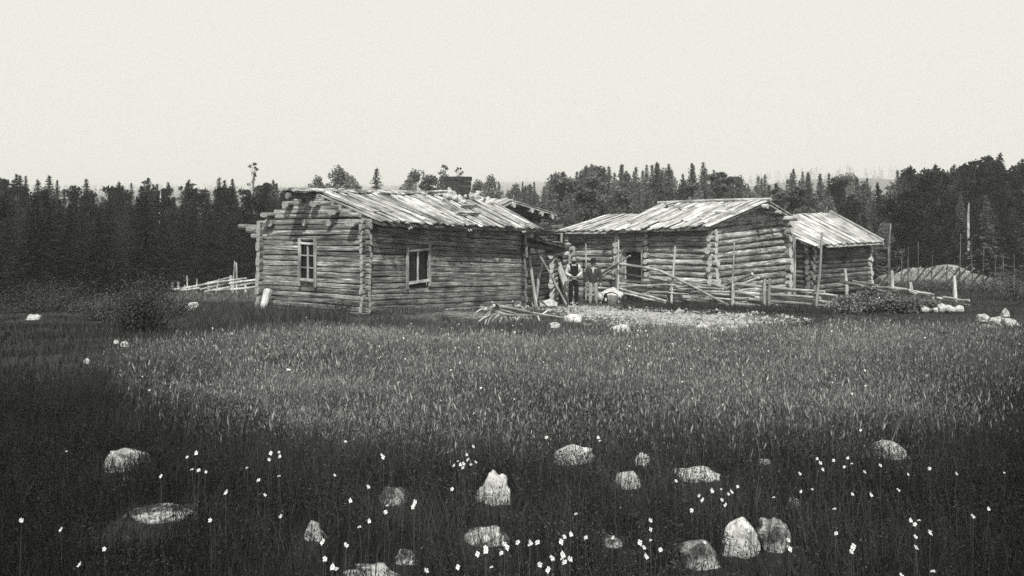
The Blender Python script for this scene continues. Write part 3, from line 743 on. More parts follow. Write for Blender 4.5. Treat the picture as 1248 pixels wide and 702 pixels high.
def rail(px0, r0, px1, r1, rad=.045, d=0., parent=fr, m='pole', Dfn=Df, mid=None):
    a = P(px0, r0, Dfn(px0) + d); b = P(px1, r1, Dfn(px1) + d)
    pts = [a, lerp(a, b, .33), lerp(a, b, .66), b]
    if mid: c = P(mid[0], mid[1], Dfn(mid[0]) + d); pts = [a, lerp(a, c, .5) + Vector((0, 0, .02)), c, lerp(c, b, .5), b]
    pts = [p + Vector((0, 0, RX.uniform(-.02, .02))) for p in pts]
    n = len(pts); w = MB(); w.tube(pts, [rad * lerp(1.1, .8, i / (n - 1)) for i in range(n)], 8, wob=.1); return w.build('rail', M[m], parent)
RL = [(755, 322, 887, 371, .05, -.15, (806, 330)), (730, 335, 768, 312, .04, .1, None), (755, 322, 712, 352, .045, .2, None),
      (752, 333, 830, 345, .035, .2, None), (745, 340, 868, 352, .05, .3, None), (752, 345, 812, 352, .05, .15, None), (755, 352, 812, 367, .045, -.05, None), (752, 356, 812, 369.5, .04, -.1, None),
      (760, 349, 840, 356, .06, .5, None), (818, 362, 862, 369, .06, .1, None), (820, 352, 890, 360, .05, .2, None), (825, 345, 900, 353, .05, .4, None), (830, 357, 935, 366, .055, .5, None),
      (850, 349, 936, 371, .04, .3, None), (868, 346, 900, 356, .05, .3, None), (880, 349, 917, 334, .06, .45, None), (885, 352, 925, 339, .05, .2, None), (897, 346, 1005, 356, .05, .15, None),
      (893, 356, 1000, 364, .055, .2, None), (895, 364, 1010, 373, .055, .15, None), (897, 371, 1000, 382, .075, .1, None), (940, 350, 1020, 361, .045, .25, None), (900, 360, 960, 368, .04, .35, None),
      (935, 361, 1030, 371, .05, .25, None), (835, 368, 895, 372, .06, .25, None), (930, 368, 1025, 379, .05, .2, None)]
for k in range(14):
    px = RX.uniform(748, 960); ln = RX.uniform(28, 80); base_ = float(np.interp(px, [748, 960], [352, 368])); row = base_ + RX.uniform(-10, 10)
    rail(px, row, min(px + ln, 1010), row + RX.uniform(-6, 16), RX.uniform(.025, .05), RX.uniform(-.1, .5))
for a in RL: rail(a[0], a[1], a[2], a[3], a[4], a[5], mid=a[6])
# pile of boards behind the fence
r7 = random.Random(61)
heap = thing('board_heap', 'heap of bright loose boards between the barn wall and pole fence', 'board heap', tuple(G(825, 35.2)))
for k in range(30):
    px = r7.uniform(765, 850); ln = r7.uniform(20, 52); row = r7.uniform(346, 367) + (px - 800) * .05; D = lerp(38.2, 34.6, (px - 765) / 110) + .3
    D2_ = lerp(38.2, 34.6, (px + ln - 765) / 110) + .3; sl = r7.uniform(-.02, .14)
    a = P(px, row, D - r7.uniform(0, .6)); b = P(px + ln, row + ln * sl + 1, D2_ - r7.uniform(0, .6))
    for q in (a, b): q.z = max(q.z, gz(q.x, q.y) + .03)
    w = MB(); w.board(a, b, Vector((0, -.3, 1)), r7.uniform(.12, .26), .035, 3, .01, r=r7); w.build('board', M['pale_board'], heap)

# left fence behind the house
def Dl(px): return float(np.interp(px, [150, 320], [47, 42]))
fl = thing('pole_fence', 'low pole fence sloping down from the long cabin towards the dark forest', 'fence', tuple(G(280, Dl(280))))
for px, row, dx, rd in ((208, 356, 0, .05), (225, 355, 0, .05), (254, 344, 1, .07), (228, 336, 0, .04), (254, 343, 0, .05), (267, 340, -4, .05), (299, 348, 0, .06), (282, 337, 1, .05), (281, 336, 5, .09), (288, 320, 0, .045), (286, 318, -2, .035), (314, 317, 1, .06), (313, 344, 4, .06), (193, 339, 0, .05), (203, 339, 0, .05), (210, 341, 0, .05), (217, 343, 1, .06), (240, 340, 0, .04)):
    stake(px, min(row, 347), Dl(px), dx, rd, fl)
for a in ((209, 353, 300, 339, .055, 0), (212, 354.5, 243, 351.5, .06, -.1), (240, 354, 282, 343.5, .075, .1), (250, 356, 280, 350, .06, 0), (280, 345.5, 318, 340, .06, 0), (283, 349, 318, 343.5, .075, .1), (281, 353, 317, 349, .06, 0), (241, 349, 278, 339, .045, .1), (262, 354, 281, 352.5, .05, -.1)):
    rail(a[0], a[1], a[2], a[3], a[4], a[5], fl, Dfn=Dl)

# slanted-rail fence on the far right
def Ds(px): return float(np.interp(px, [1055, 1150, 1300], [49, 48, 44]))
def tops(px): return float(np.interp(px, [1060, 1090, 1130, 1180, 1205, 1225, 1260], [326, 321, 317, 319, 327, 337, 345]))
fs_ = thing('slanted_pole_fence', 'stake fence with slanting rails before the dark forest at far right', 'fence', tuple(G(1150, Ds(1150))))
for px in (1085, 1100, 1107, 1119, 1137, 1155, 1171, 1183, 1199, 1213, 1222, 1236):
    stake(px, tops(px) - RX.uniform(12, 34), Ds(px), RX.uniform(-3, 3), .028, fs_, 'dim_pole')
for k in range(14):
    px = 1072 + k * 10 + RX.uniform(-3, 3) + RX.uniform(-1.5, 1.5); t_ = tops(px + 15) + RX.uniform(-1, 3)
    a = P(px, t_ + 25 + RX.uniform(-2, 4), Ds(px) + RX.uniform(-.08, .08)); b = P(px + 18, t_ + 5, Ds(px + 20) + RX.uniform(-.08, .08))
    a.z = max(a.z, gz(a.x, a.y)); w = MB(); w.tube([a, b], [.06, .045], 7); w.build('rail', M[RX.choice(['dim_pole', 'dim_pole', 'grey_pole'])], fs_)
pole_thing('tall_stake', 'tall twiggy stake left of the slanted fence near the small shed', [G(1083, 46), P(1083, 300, 46), P(1086, 272, 46)], [.05, .045, .03], 'grey_pole', 'stake')

# logs / stones wall right
def lg(label, a, b, rad, m='pole'):
    A_ = gp(*a[:2]); B_ = gp(*b[:2]); A_.z += a[2]; B_.z += b[2]
    return pole_thing('felled_log', label, [A_, lerp(A_, B_, .35), lerp(A_, B_, .7), B_], [rad * 1.1, rad, rad * 1.05, rad * .85], m, 'log', None, 10)
def Dr(px): return float(np.interp(px, [1025, 1100, 1185, 1240], [37.5, 34, 31, 28.5]))
lowf = thing('log_rail_wall', 'low wall of pale logs and rails stretching right behind the leafy bed', 'rail wall', tuple(G(1100, 34)))
for k in range(17):
    px = 1027 + k * 8.6 + RX.uniform(-4, 4); ln = RX.uniform(24, 62) * (1 if px < 1110 else .7); row = 341 + (px - 1027) * .165 + RX.uniform(-1.5, 7); ln = min(ln, 1194 - px)
    rail(px, row, px + ln, row + ln * RX.uniform(.08, .26), RX.uniform(.03, .07), RX.uniform(-.35, .3), lowf, RX.choice(['pole', 'pole', 'grey_pole']), Dfn=Dr)
for px, top in ((1030, 328), (1087, 330), (1110, 344), (1163, 336)): stake(px, top, Dr(px), 2, .07, lowf)

# ------------------------------------------------------------------ rocks
ROCKS = []
def clear_rocks(x, y, front=.55, p=.9):
    k = np.ones(len(x), bool)
    for (rx, ry, rw) in ROCKS:
        inn = (np.abs(x - rx) < rw * 1.02) & (y < ry + rw * .5) & (y > ry - rw * .9 - front)
        k &= ~(inn & (NR.random(len(x)) < p))
    return k
def rock(name, label, px, row, wpx, hpx, m='rock_mid', seed=0, peak=0., jag=.25, group=None, cat='rock', sub=4, sink=.3, D=None, flat=.8):
    """boulder whose visible part spans wpx x hpx, its foot on the ground at row"""
    near = D is None and row > 500; up_ = .04 if near else .03
    g = gp(px, row + hpx / 2, up_) if D is None else G(px, D)
    if D is None: g = G(px, g.y)
    s = g.y / F; W_ = wpx * s / 2; sl = max(.09, (CZ - g.z) / g.y); H_ = max(.36 * hpx * s, hpx * s - W_ * flat * 1.0 * sl) + .02; ROCKS.append((g.x, g.y + W_ * .3, W_))
    bm = bmesh.new(); bmesh.ops.create_icosphere(bm, subdivisions=sub, radius=1)
    sv = Vector((seed * 7.3, seed * 3.1, seed * 1.7))
    fr_ = random.Random(seed * 13 + 5); FC = [Vector((fr_.uniform(-1, 1), fr_.uniform(-1, .4), fr_.uniform(-.3, 1))).normalized() for _ in range(7)]
    for v in bm.verts:
        d = v.co.copy(); n1 = noise.noise(d * 1.7 + sv); n2 = noise.noise(d * 3.1 + sv * 2); n3 = noise.noise(d * 8 + sv)
        rr = 1 + n1 * 2.1 * jag + n2 * 1.2 * jag + n3 * .25 * jag
        q = d * rr
        for fv in FC: # broken flat faces
            k_ = q.dot(fv) - .80
            if k_ > 0: q = q - fv * k_ * .85
        if q.z > 0 and peak: q.x = q.x * (1 - .34 * peak * q.z) + peak * .15 * q.z
        q.z = math.copysign(abs(q.z) ** (.6 if not peak else .85), q.z) * (1.0 if q.z > 0 else .5)
        v.co = Vector((q.x * W_, q.y * W_ * flat, q.z * H_))
    zmax = max(v.co.z for v in bm.verts); k = H_ * 1.0 / zmax; xm = max(abs(v.co.x) for v in bm.verts)
    for v in bm.verts: v.co.z = v.co.z * k * .76 + H_ * .24; v.co.x *= W_ * 1.08 / xm
    for f in bm.faces: f.smooth = True
    me = bpy.data.meshes.new(name); bm.to_mesh(me); bm.free(); me.materials.append(M[m])
    o = link(name, me); o.location = (g.x, g.y + W_ * .3, gz(g.x, g.y + W_ * .3) - .02); o.rotation_euler.z = 0
    return tag(o, label, cat, group)
rocks = [
 ('rounded mossy boulder at far left of the meadow foreground', 147, 551, 56, 32, 'rock_mid', 1, 0, .25),
 ('small mossy stone just below the rounded left boulder', 150, 577, 20, 14, 'rock_moss', 2, 0, .3),
 ('wide low boulder with a pale rim near the bottom left', 190, 613, 88, 22, 'rock_moss', 3, 0, .2),
 ('small wedge-shaped pale stone at lower left centre', 381, 635, 32, 26, 'rock_mid', 4, .9, .3),
 ('grey pyramid-shaped stone left of the pointed boulder', 477, 594, 42, 24, 'rock_moss', 5, .6, .25),
 ('bright pointed boulder standing in the dark grass at centre', 602, 585, 46, 42, 'rock_pale', 31, .8, .25),
 ('broad white boulder at the edge of the tall grass', 697, 545, 54, 28, 'rock_pale', 7, 0, .22),
 ('small round white stone right of the broad white boulder', 782, 552, 21, 18, 'rock_pale', 8, .2, .2),
 ('rounded pale stone below the small white stone', 767, 575, 36, 25, 'rock_pale', 9, .1, .2),
 ('long flat white stone lying low in the grass', 850, 569, 58, 18, 'rock_pale', 10, .0, .25),
 ('broad grey-white boulder in the grass at far right', 1085, 540, 50, 24, 'rock_mid', 11, 0, .15),
 ('tall bright peaked boulder at the lower right', 904, 642, 48, 52, 'rock_pale', 41, .9, .16),
 ('dim mottled boulder tucked behind the tall peaked one', 945, 640, 46, 44, 'rock_moss', 13, .2, .25),
 ('dim mossy boulder left of the tall peaked one', 852, 662, 56, 40, 'rock_moss', 14, .2, .25),
 ('low domed stone with a pale top, bottom centre', 590, 642, 57, 24, 'rock_mid', 15, 0, .2),
 ('small flat stone showing among flowers right of the domed stone', 747, 650, 34, 14, 'rock_moss', 16, 0, .25),
 ('long jagged pale rock at the bottom edge', 455, 686, 78, 32, 'rock_mid', 17, .2, .4),
 ('rounded dull stone behind the jagged bottom rock', 493, 665, 34, 24, 'rock_moss', 18, .1, .3),
 ('tiny pale stone between daisies at right', 969, 603, 16, 11, 'rock_mid', 19, 0, .2),
 ('tiny flat white stone just below the tall grass at right', 932, 555, 20, 8, 'rock_mid', 20, 0, .2),
 ('pale stone in short grass before the long cabin', 542, 409, 22, 12, 'rock_pale', 21, 0, .2),
 ('flat pale boulder at the foot of the leaning porch log', 700, 385, 24, 11, 'rock_pale', 22, 0, .2),
 ('pale stone at the left edge of the stony patch', 757, 398, 26, 10, 'rock_pale', 23, 0, .3),
 ('bright squarish stone in grass before the low left fence', 233, 372, 20, 11, 'rock_pale', 24, .1, .3),
 ('small white stone at the foot of the dark willow bush', 151, 417, 10, 7, 'rock_pale', 25, 0, .2),
 ('tiny white stone left of the one under the willow bush', 141, 414, 7, 5, 'rock_pale', 26, 0, .2),
 ('low grey stone at the forest edge on far left', 40, 384, 20, 7, 'rock_mid', 27, 0, .2),
 ('small stone beside the dead branches before the porch', 677, 394, 14, 7, 'rock_mid', 28, 0, .2),
 ('small white stone in the meadow at left', 105, 437, 8, 7, 'rock_pale', 29, 0, .2),
]
for a in rocks:
    o = rock('rock' if a[3] < 45 else 'boulder', a[0], a[1], a[2], a[3], a[4] , a[5], a[6], a[7], a[8])
# bright low heap stones in the stony patch
k = 0
for (px, row, wd, hh, lb) in ((858, 397, 24, 12, 'biggest bright stone of the heap in the stony patch'), (878, 400, 20, 10, 'bright stone right of the biggest one in the heap'), (842, 402, 18, 9, 'pale stone left of the biggest one in the heap'), (896, 398, 14, 8, 'small stone at the right end of the stone heap'), (866, 404, 12, 6, 'low stone in front of the stone heap')):
    rock('rock', lb, px, row, wd, hh, 'rock_pale', 40 + k, .2, .35, sub=3); k += 1
for (px, row, wd, hh, lb) in ((1200, 383, 18, 12, 'pale field stone by the end of the log wall, leftmost of a row'), (1216, 386, 20, 13, 'pale field stone in the middle of the row at right edge'), (1234, 389, 24, 15, 'largest pale field stone of the row at right edge'), (1206, 394, 26, 9, 'flat pale slab below the row of field stones'), (1226, 377, 12, 14, 'upright pale stone behind the row of field stones')):
    rock('rock', lb, px, row + 2, wd, hh * .8, 'rock_mid', 50 + k, .3, .4, sub=3); k += 1
slab = MB()
for q in range(7):
    a = G(1127 + q * 7, 25.3 - q * .05); hh_ = RX.uniform(.07, .12); slab.tube([a + Vector((-.1, 0, hh_)), a + Vector((0, 0, hh_ * 1.1)), a + Vector((.09, 0, hh_))], [hh_ * .7, hh_, hh_ * .75], 9, 2.8, 1, .4)
a = G(1150, 25.4); o = slab.build('stone_row', M['rock_mid'], None, a); tag(o, 'long low white stone wall stub lying below the log wall at right', 'stone wall')

# pebble field (uncountable)
def pebbles():
    n = 24000; x = NR.uniform(0, 9.5, n); y = NR.uniform(18.5, 33, n); b = bareness(x, y); k = NR.random(n) < b * .9; x, y = x[k], y[k]; n = len(x)
    z = ground(x, y); s = NR.lognormal(-3.5, .5, n)
    base = np.array([(1, 0, 0), (-.5, .8, 0), (-.6, -.8, 0), (.2, .1, 1), (-.3, -.2, .8)]); fc = np.array([0, 1, 3, 1, 2, 4, 1, 4, 3, 2, 0, 3, 2, 3, 4])
    a = NR.uniform(0, 6.28, n); ca, sa = np.cos(a), np.sin(a)
    V = base[None] * NR.uniform(.6, 1.3, (n, 5, 3)) * s[:, None, None]; X = V[..., 0] * ca[:, None] - V[..., 1] * sa[:, None]; Y = V[..., 0] * sa[:, None] + V[..., 1] * ca[:, None]
    V = np.stack([X + x[:, None], Y + y[:, None], V[..., 2] * .7 + z[:, None] - .005], -1).reshape(-1, 3)
    idx = ((np.arange(n) * 5)[:, None] + fc[None]).ravel()
    me = npmesh('gravel', V, np.full(n * 5, 3), idx, np.repeat(NR.random(n), 5), M['pebble'])
    tag(link('gravel', me), 'loose pale stones scattered over the bare patch before the fence', 'gravel', None, 'stuff')
pebbles()

# ------------------------------------------------------------------ dead branchy tree lying before the porch
r8 = random.Random(71)
dt = thing('dead_branches', 'dry branchy tree top propped on its broken limbs before the porch', 'dead tree', tuple(gp(630, 398)))
def dp(px, row, d=0): D = float(np.interp(px, [580, 690], [19.9, 22.8])) + d; return P(px, row, D)
def br(name, pts, r0, r1):
    r0, r1 = r0 * .62, r1 * .62
    n = len(pts); w = MB(); w.tube([dp(*p) for p in pts], [lerp(r0, r1, i / (n - 1)) for i in range(n)], 7, wob=.2, r=r8); return w.build(name, M['pole'], dt)
br('trunk', [(592, 376), (604, 380), (617, 384), (633, 384.5), (652, 384)], .06, .05); br('trunk', [(602, 372), (625, 376.5), (650, 382), (672, 385), (690, 388)], .07, .03)
br('branch', [(600, 374), (612, 378), (628, 382)], .03, .03); br('branch', [(632, 372), (640, 378), (650, 385)], .05, .03)
for pts in ([(596, 379), (591, 386), (585, 391)], [(598, 379), (593, 389), (590, 400)], [(608, 383), (600, 391), (592, 401)], [(606, 384), (603, 393)], [(616, 385), (617, 394), (614.5, 404)], [(612, 384), (621, 393), (624, 401)],
            [(627, 385), (630, 395), (634, 403)], [(630, 386), (636, 394), (639, 401)], [(637, 385), (641, 391), (644, 399)], [(646, 383), (648, 391)], [(624, 375), (626, 370), (625, 367)], [(636, 377), (634, 369)], [(584, 392), (590, 387), (601, 383)], [(608, 395), (612, 386)], [(604, 382), (597, 388), (594, 396)], [(620, 384), (624, 392), (622, 400)], [(633, 385), (628, 393), (629, 402)], [(641, 384), (646, 394), (650, 402)], [(655, 384), (658, 392), (657, 399)], [(610, 378), (606, 371), (600, 368)], [(645, 380), (650, 373), (648, 369)], [(660, 384), (668, 378), (674, 377)], [(594, 378), (586, 377), (580, 381)], [(600, 392), (609, 397), (616, 395)]):
    q = [(a, b, -RX.uniform(0, .15) * i) for i, (a, b) in enumerate(pts)]; br('branch', q, .04, .022)

# ------------------------------------------------------------------ people
def skinmesh(name, pts, edges, radii, m, parent, sub=2, root=0):
    me = bpy.data.meshes.new(name); me.from_pydata([Vector(p) for p in pts], edges, [])
    o = link(name, me, parent); me.materials.append(m)
    md = o.modifiers.new('skin', 'SKIN'); md.use_smooth_shade = True
    for i, sv in enumerate(me.skin_vertices[0].data): 
        r_ = radii[i]; sv.radius = (r_, r_) if not isinstance(r_, tuple) else r_; sv.use_root = (i == root)
    s = o.modifiers.new('sub', 'SUBSURF'); s.levels = sub; s.render_levels = sub
    return o
def ellipsoid(name, c, s, m, parent, fn=None, seg=20, rings=14):
    bm = bmesh.new(); bmesh.ops.create_uvsphere(bm, u_segments=seg, v_segments=rings, radius=1)
    for v in bm.verts:
        q = v.co.copy()
        if fn: q = fn(q)
        v.co = Vector((q.x * s[0] + c[0], q.y * s[1] + c[1], q.z * s[2] + c[2]))
    for f in bm.faces: f.smooth = True
    me = bpy.data.meshes.new(name); bm.to_mesh(me); bm.free(); me.materials.append(m); return link(name, me, parent)
def headfn(q):
    # front is -y: nose, brow, chin
    f = max(0, -q.y); nose = math.exp(-((q.x / .16) ** 2)) * math.exp(-((q.z + .12) / .2) ** 2) * .22 * f
    q = Vector((q.x * (1 - .25 * max(0, -q.z)), q.y - nose + (.07 * math.exp(-((q.z - .12) / .1) ** 2) * f), q.z)); return q
def person(label, loc, H, rz, arms, legs, torso_dark, sleeve, trouser, hat, head_m='hair', jacket=False):
    o = thing('person', label, 'person', loc); o.rotation_euler.z = rz
    k = H / 1.75
    def S(p): return (p[0] * k, p[1] * k, p[2] * k)
    hip = (0, 0, .92); ch = (0, .0, 1.25); nk = (0, 0, 1.47); hd = (0, -.01, 1.55)
    (lsh, lel, lwr), (rsh, rel, rwr) = arms; (lh, lkn, lan), (rh, rkn, ran) = legs
    pts = [hip, ch, (0, 0, 1.40), nk, hd, (0, -.01, 1.66), lsh, lel, lwr, rsh, rel, rwr, lh, lkn, lan, rh, rkn, ran, (lan[0], lan[1] - .14, .05), (ran[0], ran[1] - .14, .05)]
    ed = [(0, 1), (1, 2), (2, 3), (3, 4), (4, 5), (2, 6), (6, 7), (7, 8), (2, 9), (9, 10), (10, 11), (0, 12), (12, 13), (13, 14), (0, 15), (15, 16), (16, 17), (14, 18), (17, 19)]
    rd = [(.145, .1), (.155, .11), (.14, .09), .055, .075, .07, .065, .045, .03, .065, .045, .03, .085, .055, .04, .085, .055, .04, .035, .035]
    # fingers
    for wi, s_ in ((8, -1), (11, 1)):
        wx, wy, wz = pts[wi]; inward = -s_ if abs(wx) < .18 else 0
        pm = (wx + inward * .05, wy - .03, wz - (.02 if inward else .07)); pts.append(pm); rd.append((.035, .018)); ed.append((wi, len(pts) - 1)); pi_ = len(pts) - 1
        for q in range(4):
            e = (pm[0] + (inward * .05 if inward else (q - 1.5) * .018), pm[1] - .015, pm[2] - (((q - 1.5) * .018) if inward else .08 - abs(q - 1.3) * .008)); pts.append(e); rd.append(.009); ed.append((pi_, len(pts) - 1))
        pts.append((pm[0] + inward * .02 + (0 if inward else -s_ * .02), pm[1] - .05, pm[2] + (.02 if inward else 0))); rd.append(.010); ed.append((pi_, len(pts) - 1))
    rd = [tuple(np.array(a) * k) if isinstance(a, tuple) else a * k for a in rd]
    skinmesh('body', [S(p) for p in pts], ed, rd, M['skin'], o)
    # trousers
    tp = [(0, 0, 1.0), hip, lh, lkn, (lan[0], lan[1], .1), rh, rkn, (ran[0], ran[1], .1)]
    skinmesh('trousers', [S(p) for p in tp], [(0, 1), (1, 2), (2, 3), (3, 4), (1, 5), (5, 6), (6, 7)], [a * k if not isinstance(a, tuple) else (a[0] * k, a[1] * k) for a in [(.155, .115), (.165, .12), .105, .085, .075, .105, .085, .075]], trouser, o)
    for an in (lan, ran):
        skinmesh('boot', [S((an[0], an[1] + .03, .13)), S((an[0], an[1] + .03, .05)), S((an[0], an[1] - .17, .045))], [(0, 1), (1, 2)], [.062 * k, .06 * k, .048 * k], M['cloth_dark'], o)
    # shirt with sleeves
    def sh(m, grow, lowz, name, arm=True):
        pp = [(0, 0, lowz), ch, (0, 0, 1.41), lsh, lel, tuple(lerp(Vector(lel), Vector(lwr), .93)), rsh, rel, tuple(lerp(Vector(rel), Vector(rwr), .93))]
        e_ = [(0, 1), (1, 2), (2, 3), (3, 4), (4, 5), (2, 6), (6, 7), (7, 8)]
        r_ = [(.155 + grow, .115 + grow), (.17 + grow, .125 + grow), (.15 + grow, .1 + grow), .085 + grow, .065 + grow, .048 + grow, .085 + grow, .065 + grow, .048 + grow]
        if not arm: pp = pp[:3] + [tuple(lerp(Vector(pp[2]), Vector(lsh), .75)), tuple(lerp(Vector(pp[2]), Vector(rsh), .75))]; e_ = [(0, 1), (1, 2), (2, 3), (2, 4)]; r_ = r_[:3] + [.082 + grow, .082 + grow]
        return skinmesh(name, [S(p) for p in pp], e_, [a * k if not isinstance(a, tuple) else (a[0] * k, a[1] * k) for a in r_], m, o, 2, 1)
    sh(M['shirt'], 0, .98, 'shirt')
    if jacket:
        sh(torso_dark, .025, .80, 'jacket')
        v = MB(); q = [Vector(S(p)) for p in ((-.05, -.165, 1.46), (.05, -.165, 1.46), (0, -.185, 1.22))]
        me = bpy.data.meshes.new('shirt_front'); me.from_pydata(q + [p + Vector((0, .02, 0)) for p in q], [], [(0, 1, 2), (5, 4, 3), (0, 3, 4, 1), (1, 4, 5, 2), (2, 5, 3, 0)]); me.materials.append(M['shirt']); link('shirt_front', me, o)
    else: sh(torso_dark, .022, .98, 'vest', False)
    ellipsoid('head', S((0, -.015, 1.62)), (.085 * k, .10 * k, .125 * k), M['skin'], o, headfn)
    for s_ in (-1, 1):
        ellipsoid('eye', S((s_ * .032, -.104, 1.645)), (.011 * k, .006 * k, .007 * k), M['hair'], o, seg=8, rings=6)
        ellipsoid('ear', S((s_ * .086, 0, 1.62)), (.013 * k, .022 * k, .032 * k), M['skin'], o, seg=8, rings=6)
    ellipsoid('hair', S((0, .022, 1.665)), (.097 * k, .10 * k, .105 * k), M['hair'], o)
    if head_m: ellipsoid('beard', S((0, -.055, 1.555)), (.07 * k, .065 * k, .075 * k), M['hair'], o)
    if hat:
        bm = bmesh.new(); prof_ = [(0, .125), (.07, .125), (.095, .10), (.105, .01), (.17, -.005), (.175, -.02), (.10, -.012)]
        n = 20; vs = []
        for (rr, zz) in prof_: vs.append([bm.verts.new((rr * math.cos(a) * k, rr * 1.1 * math.sin(a) * k, zz * k)) for a in [2 * math.pi * q / n for q in range(n)]] if rr else None)
        top = bm.verts.new((0, 0, .125 * k))
        for q in range(n): bm.faces.new((top, vs[1][q], vs[1][(q + 1) % n]))
        for i in range(1, len(prof_) - 1):
            for q in range(n): bm.faces.new((vs[i][q], vs[i + 1][q], vs[i + 1][(q + 1) % n], vs[i][(q + 1) % n]))
        for f in bm.faces: f.smooth = True
        me = bpy.data.meshes.new('hat'); bm.to_mesh(me); bm.free(); me.materials.append(M['cloth_dark']); h = link('hat', me, o); h.location = S((0, -.01, 1.70))
    return o
L1 = gp(699, 372.5)
person('bearded man in dark vest and white shirt standing with hands at waist', tuple(L1), 1.74, math.radians(12),
       (((-.19, 0, 1.40), (-.27, .03, 1.14), (-.10, -.17, 1.05)), ((.19, 0, 1.40), (.30, .05, 1.15), (.08, -.17, 1.04))),
       (((-.09, 0, .88), (-.10, -.01, .5), (-.11, 0, .1)), ((.09, 0, .88), (.10, -.02, .5), (.11, 0, .1))), M['cloth_dark'], M['shirt'], M['cloth_dark'], False)
L2 = gp(723, 372)
person('man in dark hat and open grey jacket with light trousers standing', tuple(L2), 1.70, math.radians(-6),
       (((-.20, 0, 1.39), (-.27, .0, 1.12), (-.28, -.06, .86)), ((.20, 0, 1.39), (.28, 0, 1.12), (.29, -.06, .86))),
       (((-.09, 0, .88), (-.10, -.03, .5), (-.12, -.02, .1)), ((.09, 0, .88), (.11, -.02, .5), (.12, .02, .1))), M['cloth_mid'], M['shirt'], M['cloth_trouser'], True, None, True)
# dog sitting
dg = gp(729, 372); dog = thing('dog', 'small black dog with white chest sitting by the man in a hat', 'dog', tuple(dg + Vector((.25, -.3, 0)))); dog.scale = (.85,) * 3
skinmesh('body', [(0, .12, .16), (0, 0, .30), (0, -.07, .42), (0, -.08, .50), (0, -.17, .49), (-.07, -.08, .25), (-.07, -.10, .03), (.07, -.08, .25), (.07, -.10, .03), (-.10, .10, .12), (-.11, -.03, .04), (.10, .10, .12), (.11, -.03, .04), (0, .26, .08), (.1, .34, .06), (-.05, -.04, .58), (.05, -.04, .58)],
         [(0, 1), (1, 2), (2, 3), (3, 4), (2, 5), (5, 6), (2, 7), (7, 8), (0, 9), (9, 10), (0, 11), (11, 12), (0, 13), (13, 14), (3, 15), (3, 16)],
         [.12, .11, .08, .075, .035, .04, .028, .04, .028, .075, .035, .075, .035, .04, .02, .018, .018], M['dog_fur'], dog)
ellipsoid('chest_patch', (0, -.10, .31), (.055, .06, .11), M['white_fur'], dog)
# basket with arched handle, pale boulder behind
bk = gp(741, 372); bas = thing('basket', 'grey round basket with dark arched handle before the pale boulder', 'basket', tuple(bk + Vector((.1, -.1, 0))))
b0_ = bas.location.copy(); w = MB(); w.tube([b0_ + Vector((0, 0, z)) for z in (-.01, .1, .22, .34, .37)], [.2, .25, .28, .27, .25], 18, wob=.05, up=(1, 0, 0)); w.build('bowl', M['wicker'], bas)
w = MB(); w.tube([b0_ + Vector((.27 * math.cos(a), 0,   .33 + .16 * math.sin(a))) for a in np.linspace(0, math.pi, 11)], .02, 7, up=(0, 1, 0)); w.build('handle', M['cloth_dark'], bas)
rock('boulder', 'big pale boulder behind the man in a hat', 746, 362, 38, 19, 'rock_pale', 84, .0, .45, D=36.6)
# rubble and firewood inside the porch
for k, (px, row, s_, lb) in enumerate(((664, 361, 12, 'upper pale rubble stone inside the porch opening'), (671, 365, 14, 'largest pale rubble stone inside the porch'), (661, 367, 10, 'lowest rubble stone at the porch floor'), (676, 359, 9, 'small rubble stone near the leaning porch log'))):
    rock('rock', lb, px, row, s_, s_ * .7, 'rock_pale', 90 + k, .1, .35, D=33.8, sub=3)

# ------------------------------------------------------------------ trees
def spruce_mesh(name, seed, bare=.06, R=.17, dens=1.0, m='spruce'):
    """unit height tree; crown cards and a trunk"""
    global NR
    rg = np.random.default_rng(seed); c, d, s_, L, Wd, rn = [], [], [], [], [], []
    h = bare + .03
    while h < .985:
        R_ = R * 1.12 * (1 - h) ** .98 * rg.uniform(.75, 1.25) + .002; nb = int(7 * dens) if h < .8 else 5
        a0 = rg.uniform(0, 6.28)
        for b in range(nb):
            a = a0 + b * 6.28 / nb + rg.uniform(-.3, .3); Rb = R_ * rg.uniform(.6, 1.25); tone = rg.random()
            m_ = max(2, int(Rb / (.011 * (1.1 - .5 * h))))
            for q in range(m_):
                t = (q + .7) / m_; r_ = Rb * t; z = h + .012 - .30 * r_ * (1.2 - t * .5)
                for sgn in (-1, 1, 0):
                    off = sgn * r_ * .22 * (1.2 - t); px = r_ * math.cos(a) - off * math.sin(a); py = r_ * math.sin(a) + off * math.cos(a)
                    c.append((px + rg.normal() * .004, py + rg.normal() * .004, z + rg.normal() * .006)); v = np.array([math.cos(a) - sgn * .7 * math.sin(a), math.sin(a) + sgn * .7 * math.cos(a), rg.uniform(-.7, .1)]); v /= np.linalg.norm(v); d.append(v)
                    u = np.cross(v, rg.normal(size=3)); u /= np.linalg.norm(u); s_.append(u); ks = 1.12 - .72 * h; L.append(rg.uniform(.024, .046) * ks); Wd.append(rg.uniform(.010, .020) * ks); rn.append(np.clip(tone * .6 + rg.random() * .4, 0, 1))
        h += rg.uniform(.017, .03) * (1 if h < .8 else .6)
    for k in range(14):
        t = k / 13; c.append((rg.normal() * .002, rg.normal() * .002, .955 + .05 * t)); d.append(np.array([rg.normal() * .25, rg.normal() * .25, 1.]) / 1.05); s_.append(np.array([math.cos(k * 2.), math.sin(k * 2.), 0])); L.append(.02); Wd.append(.007 * (1.2 - t)); rn.append(.4)
    V, fn, idx, r_ = cards(np.array(c), np.array(d), np.array(s_), np.array(L), np.array(Wd), np.array(rn))
    return npmesh(name + '_crown', V, fn, idx, r_, M[m])
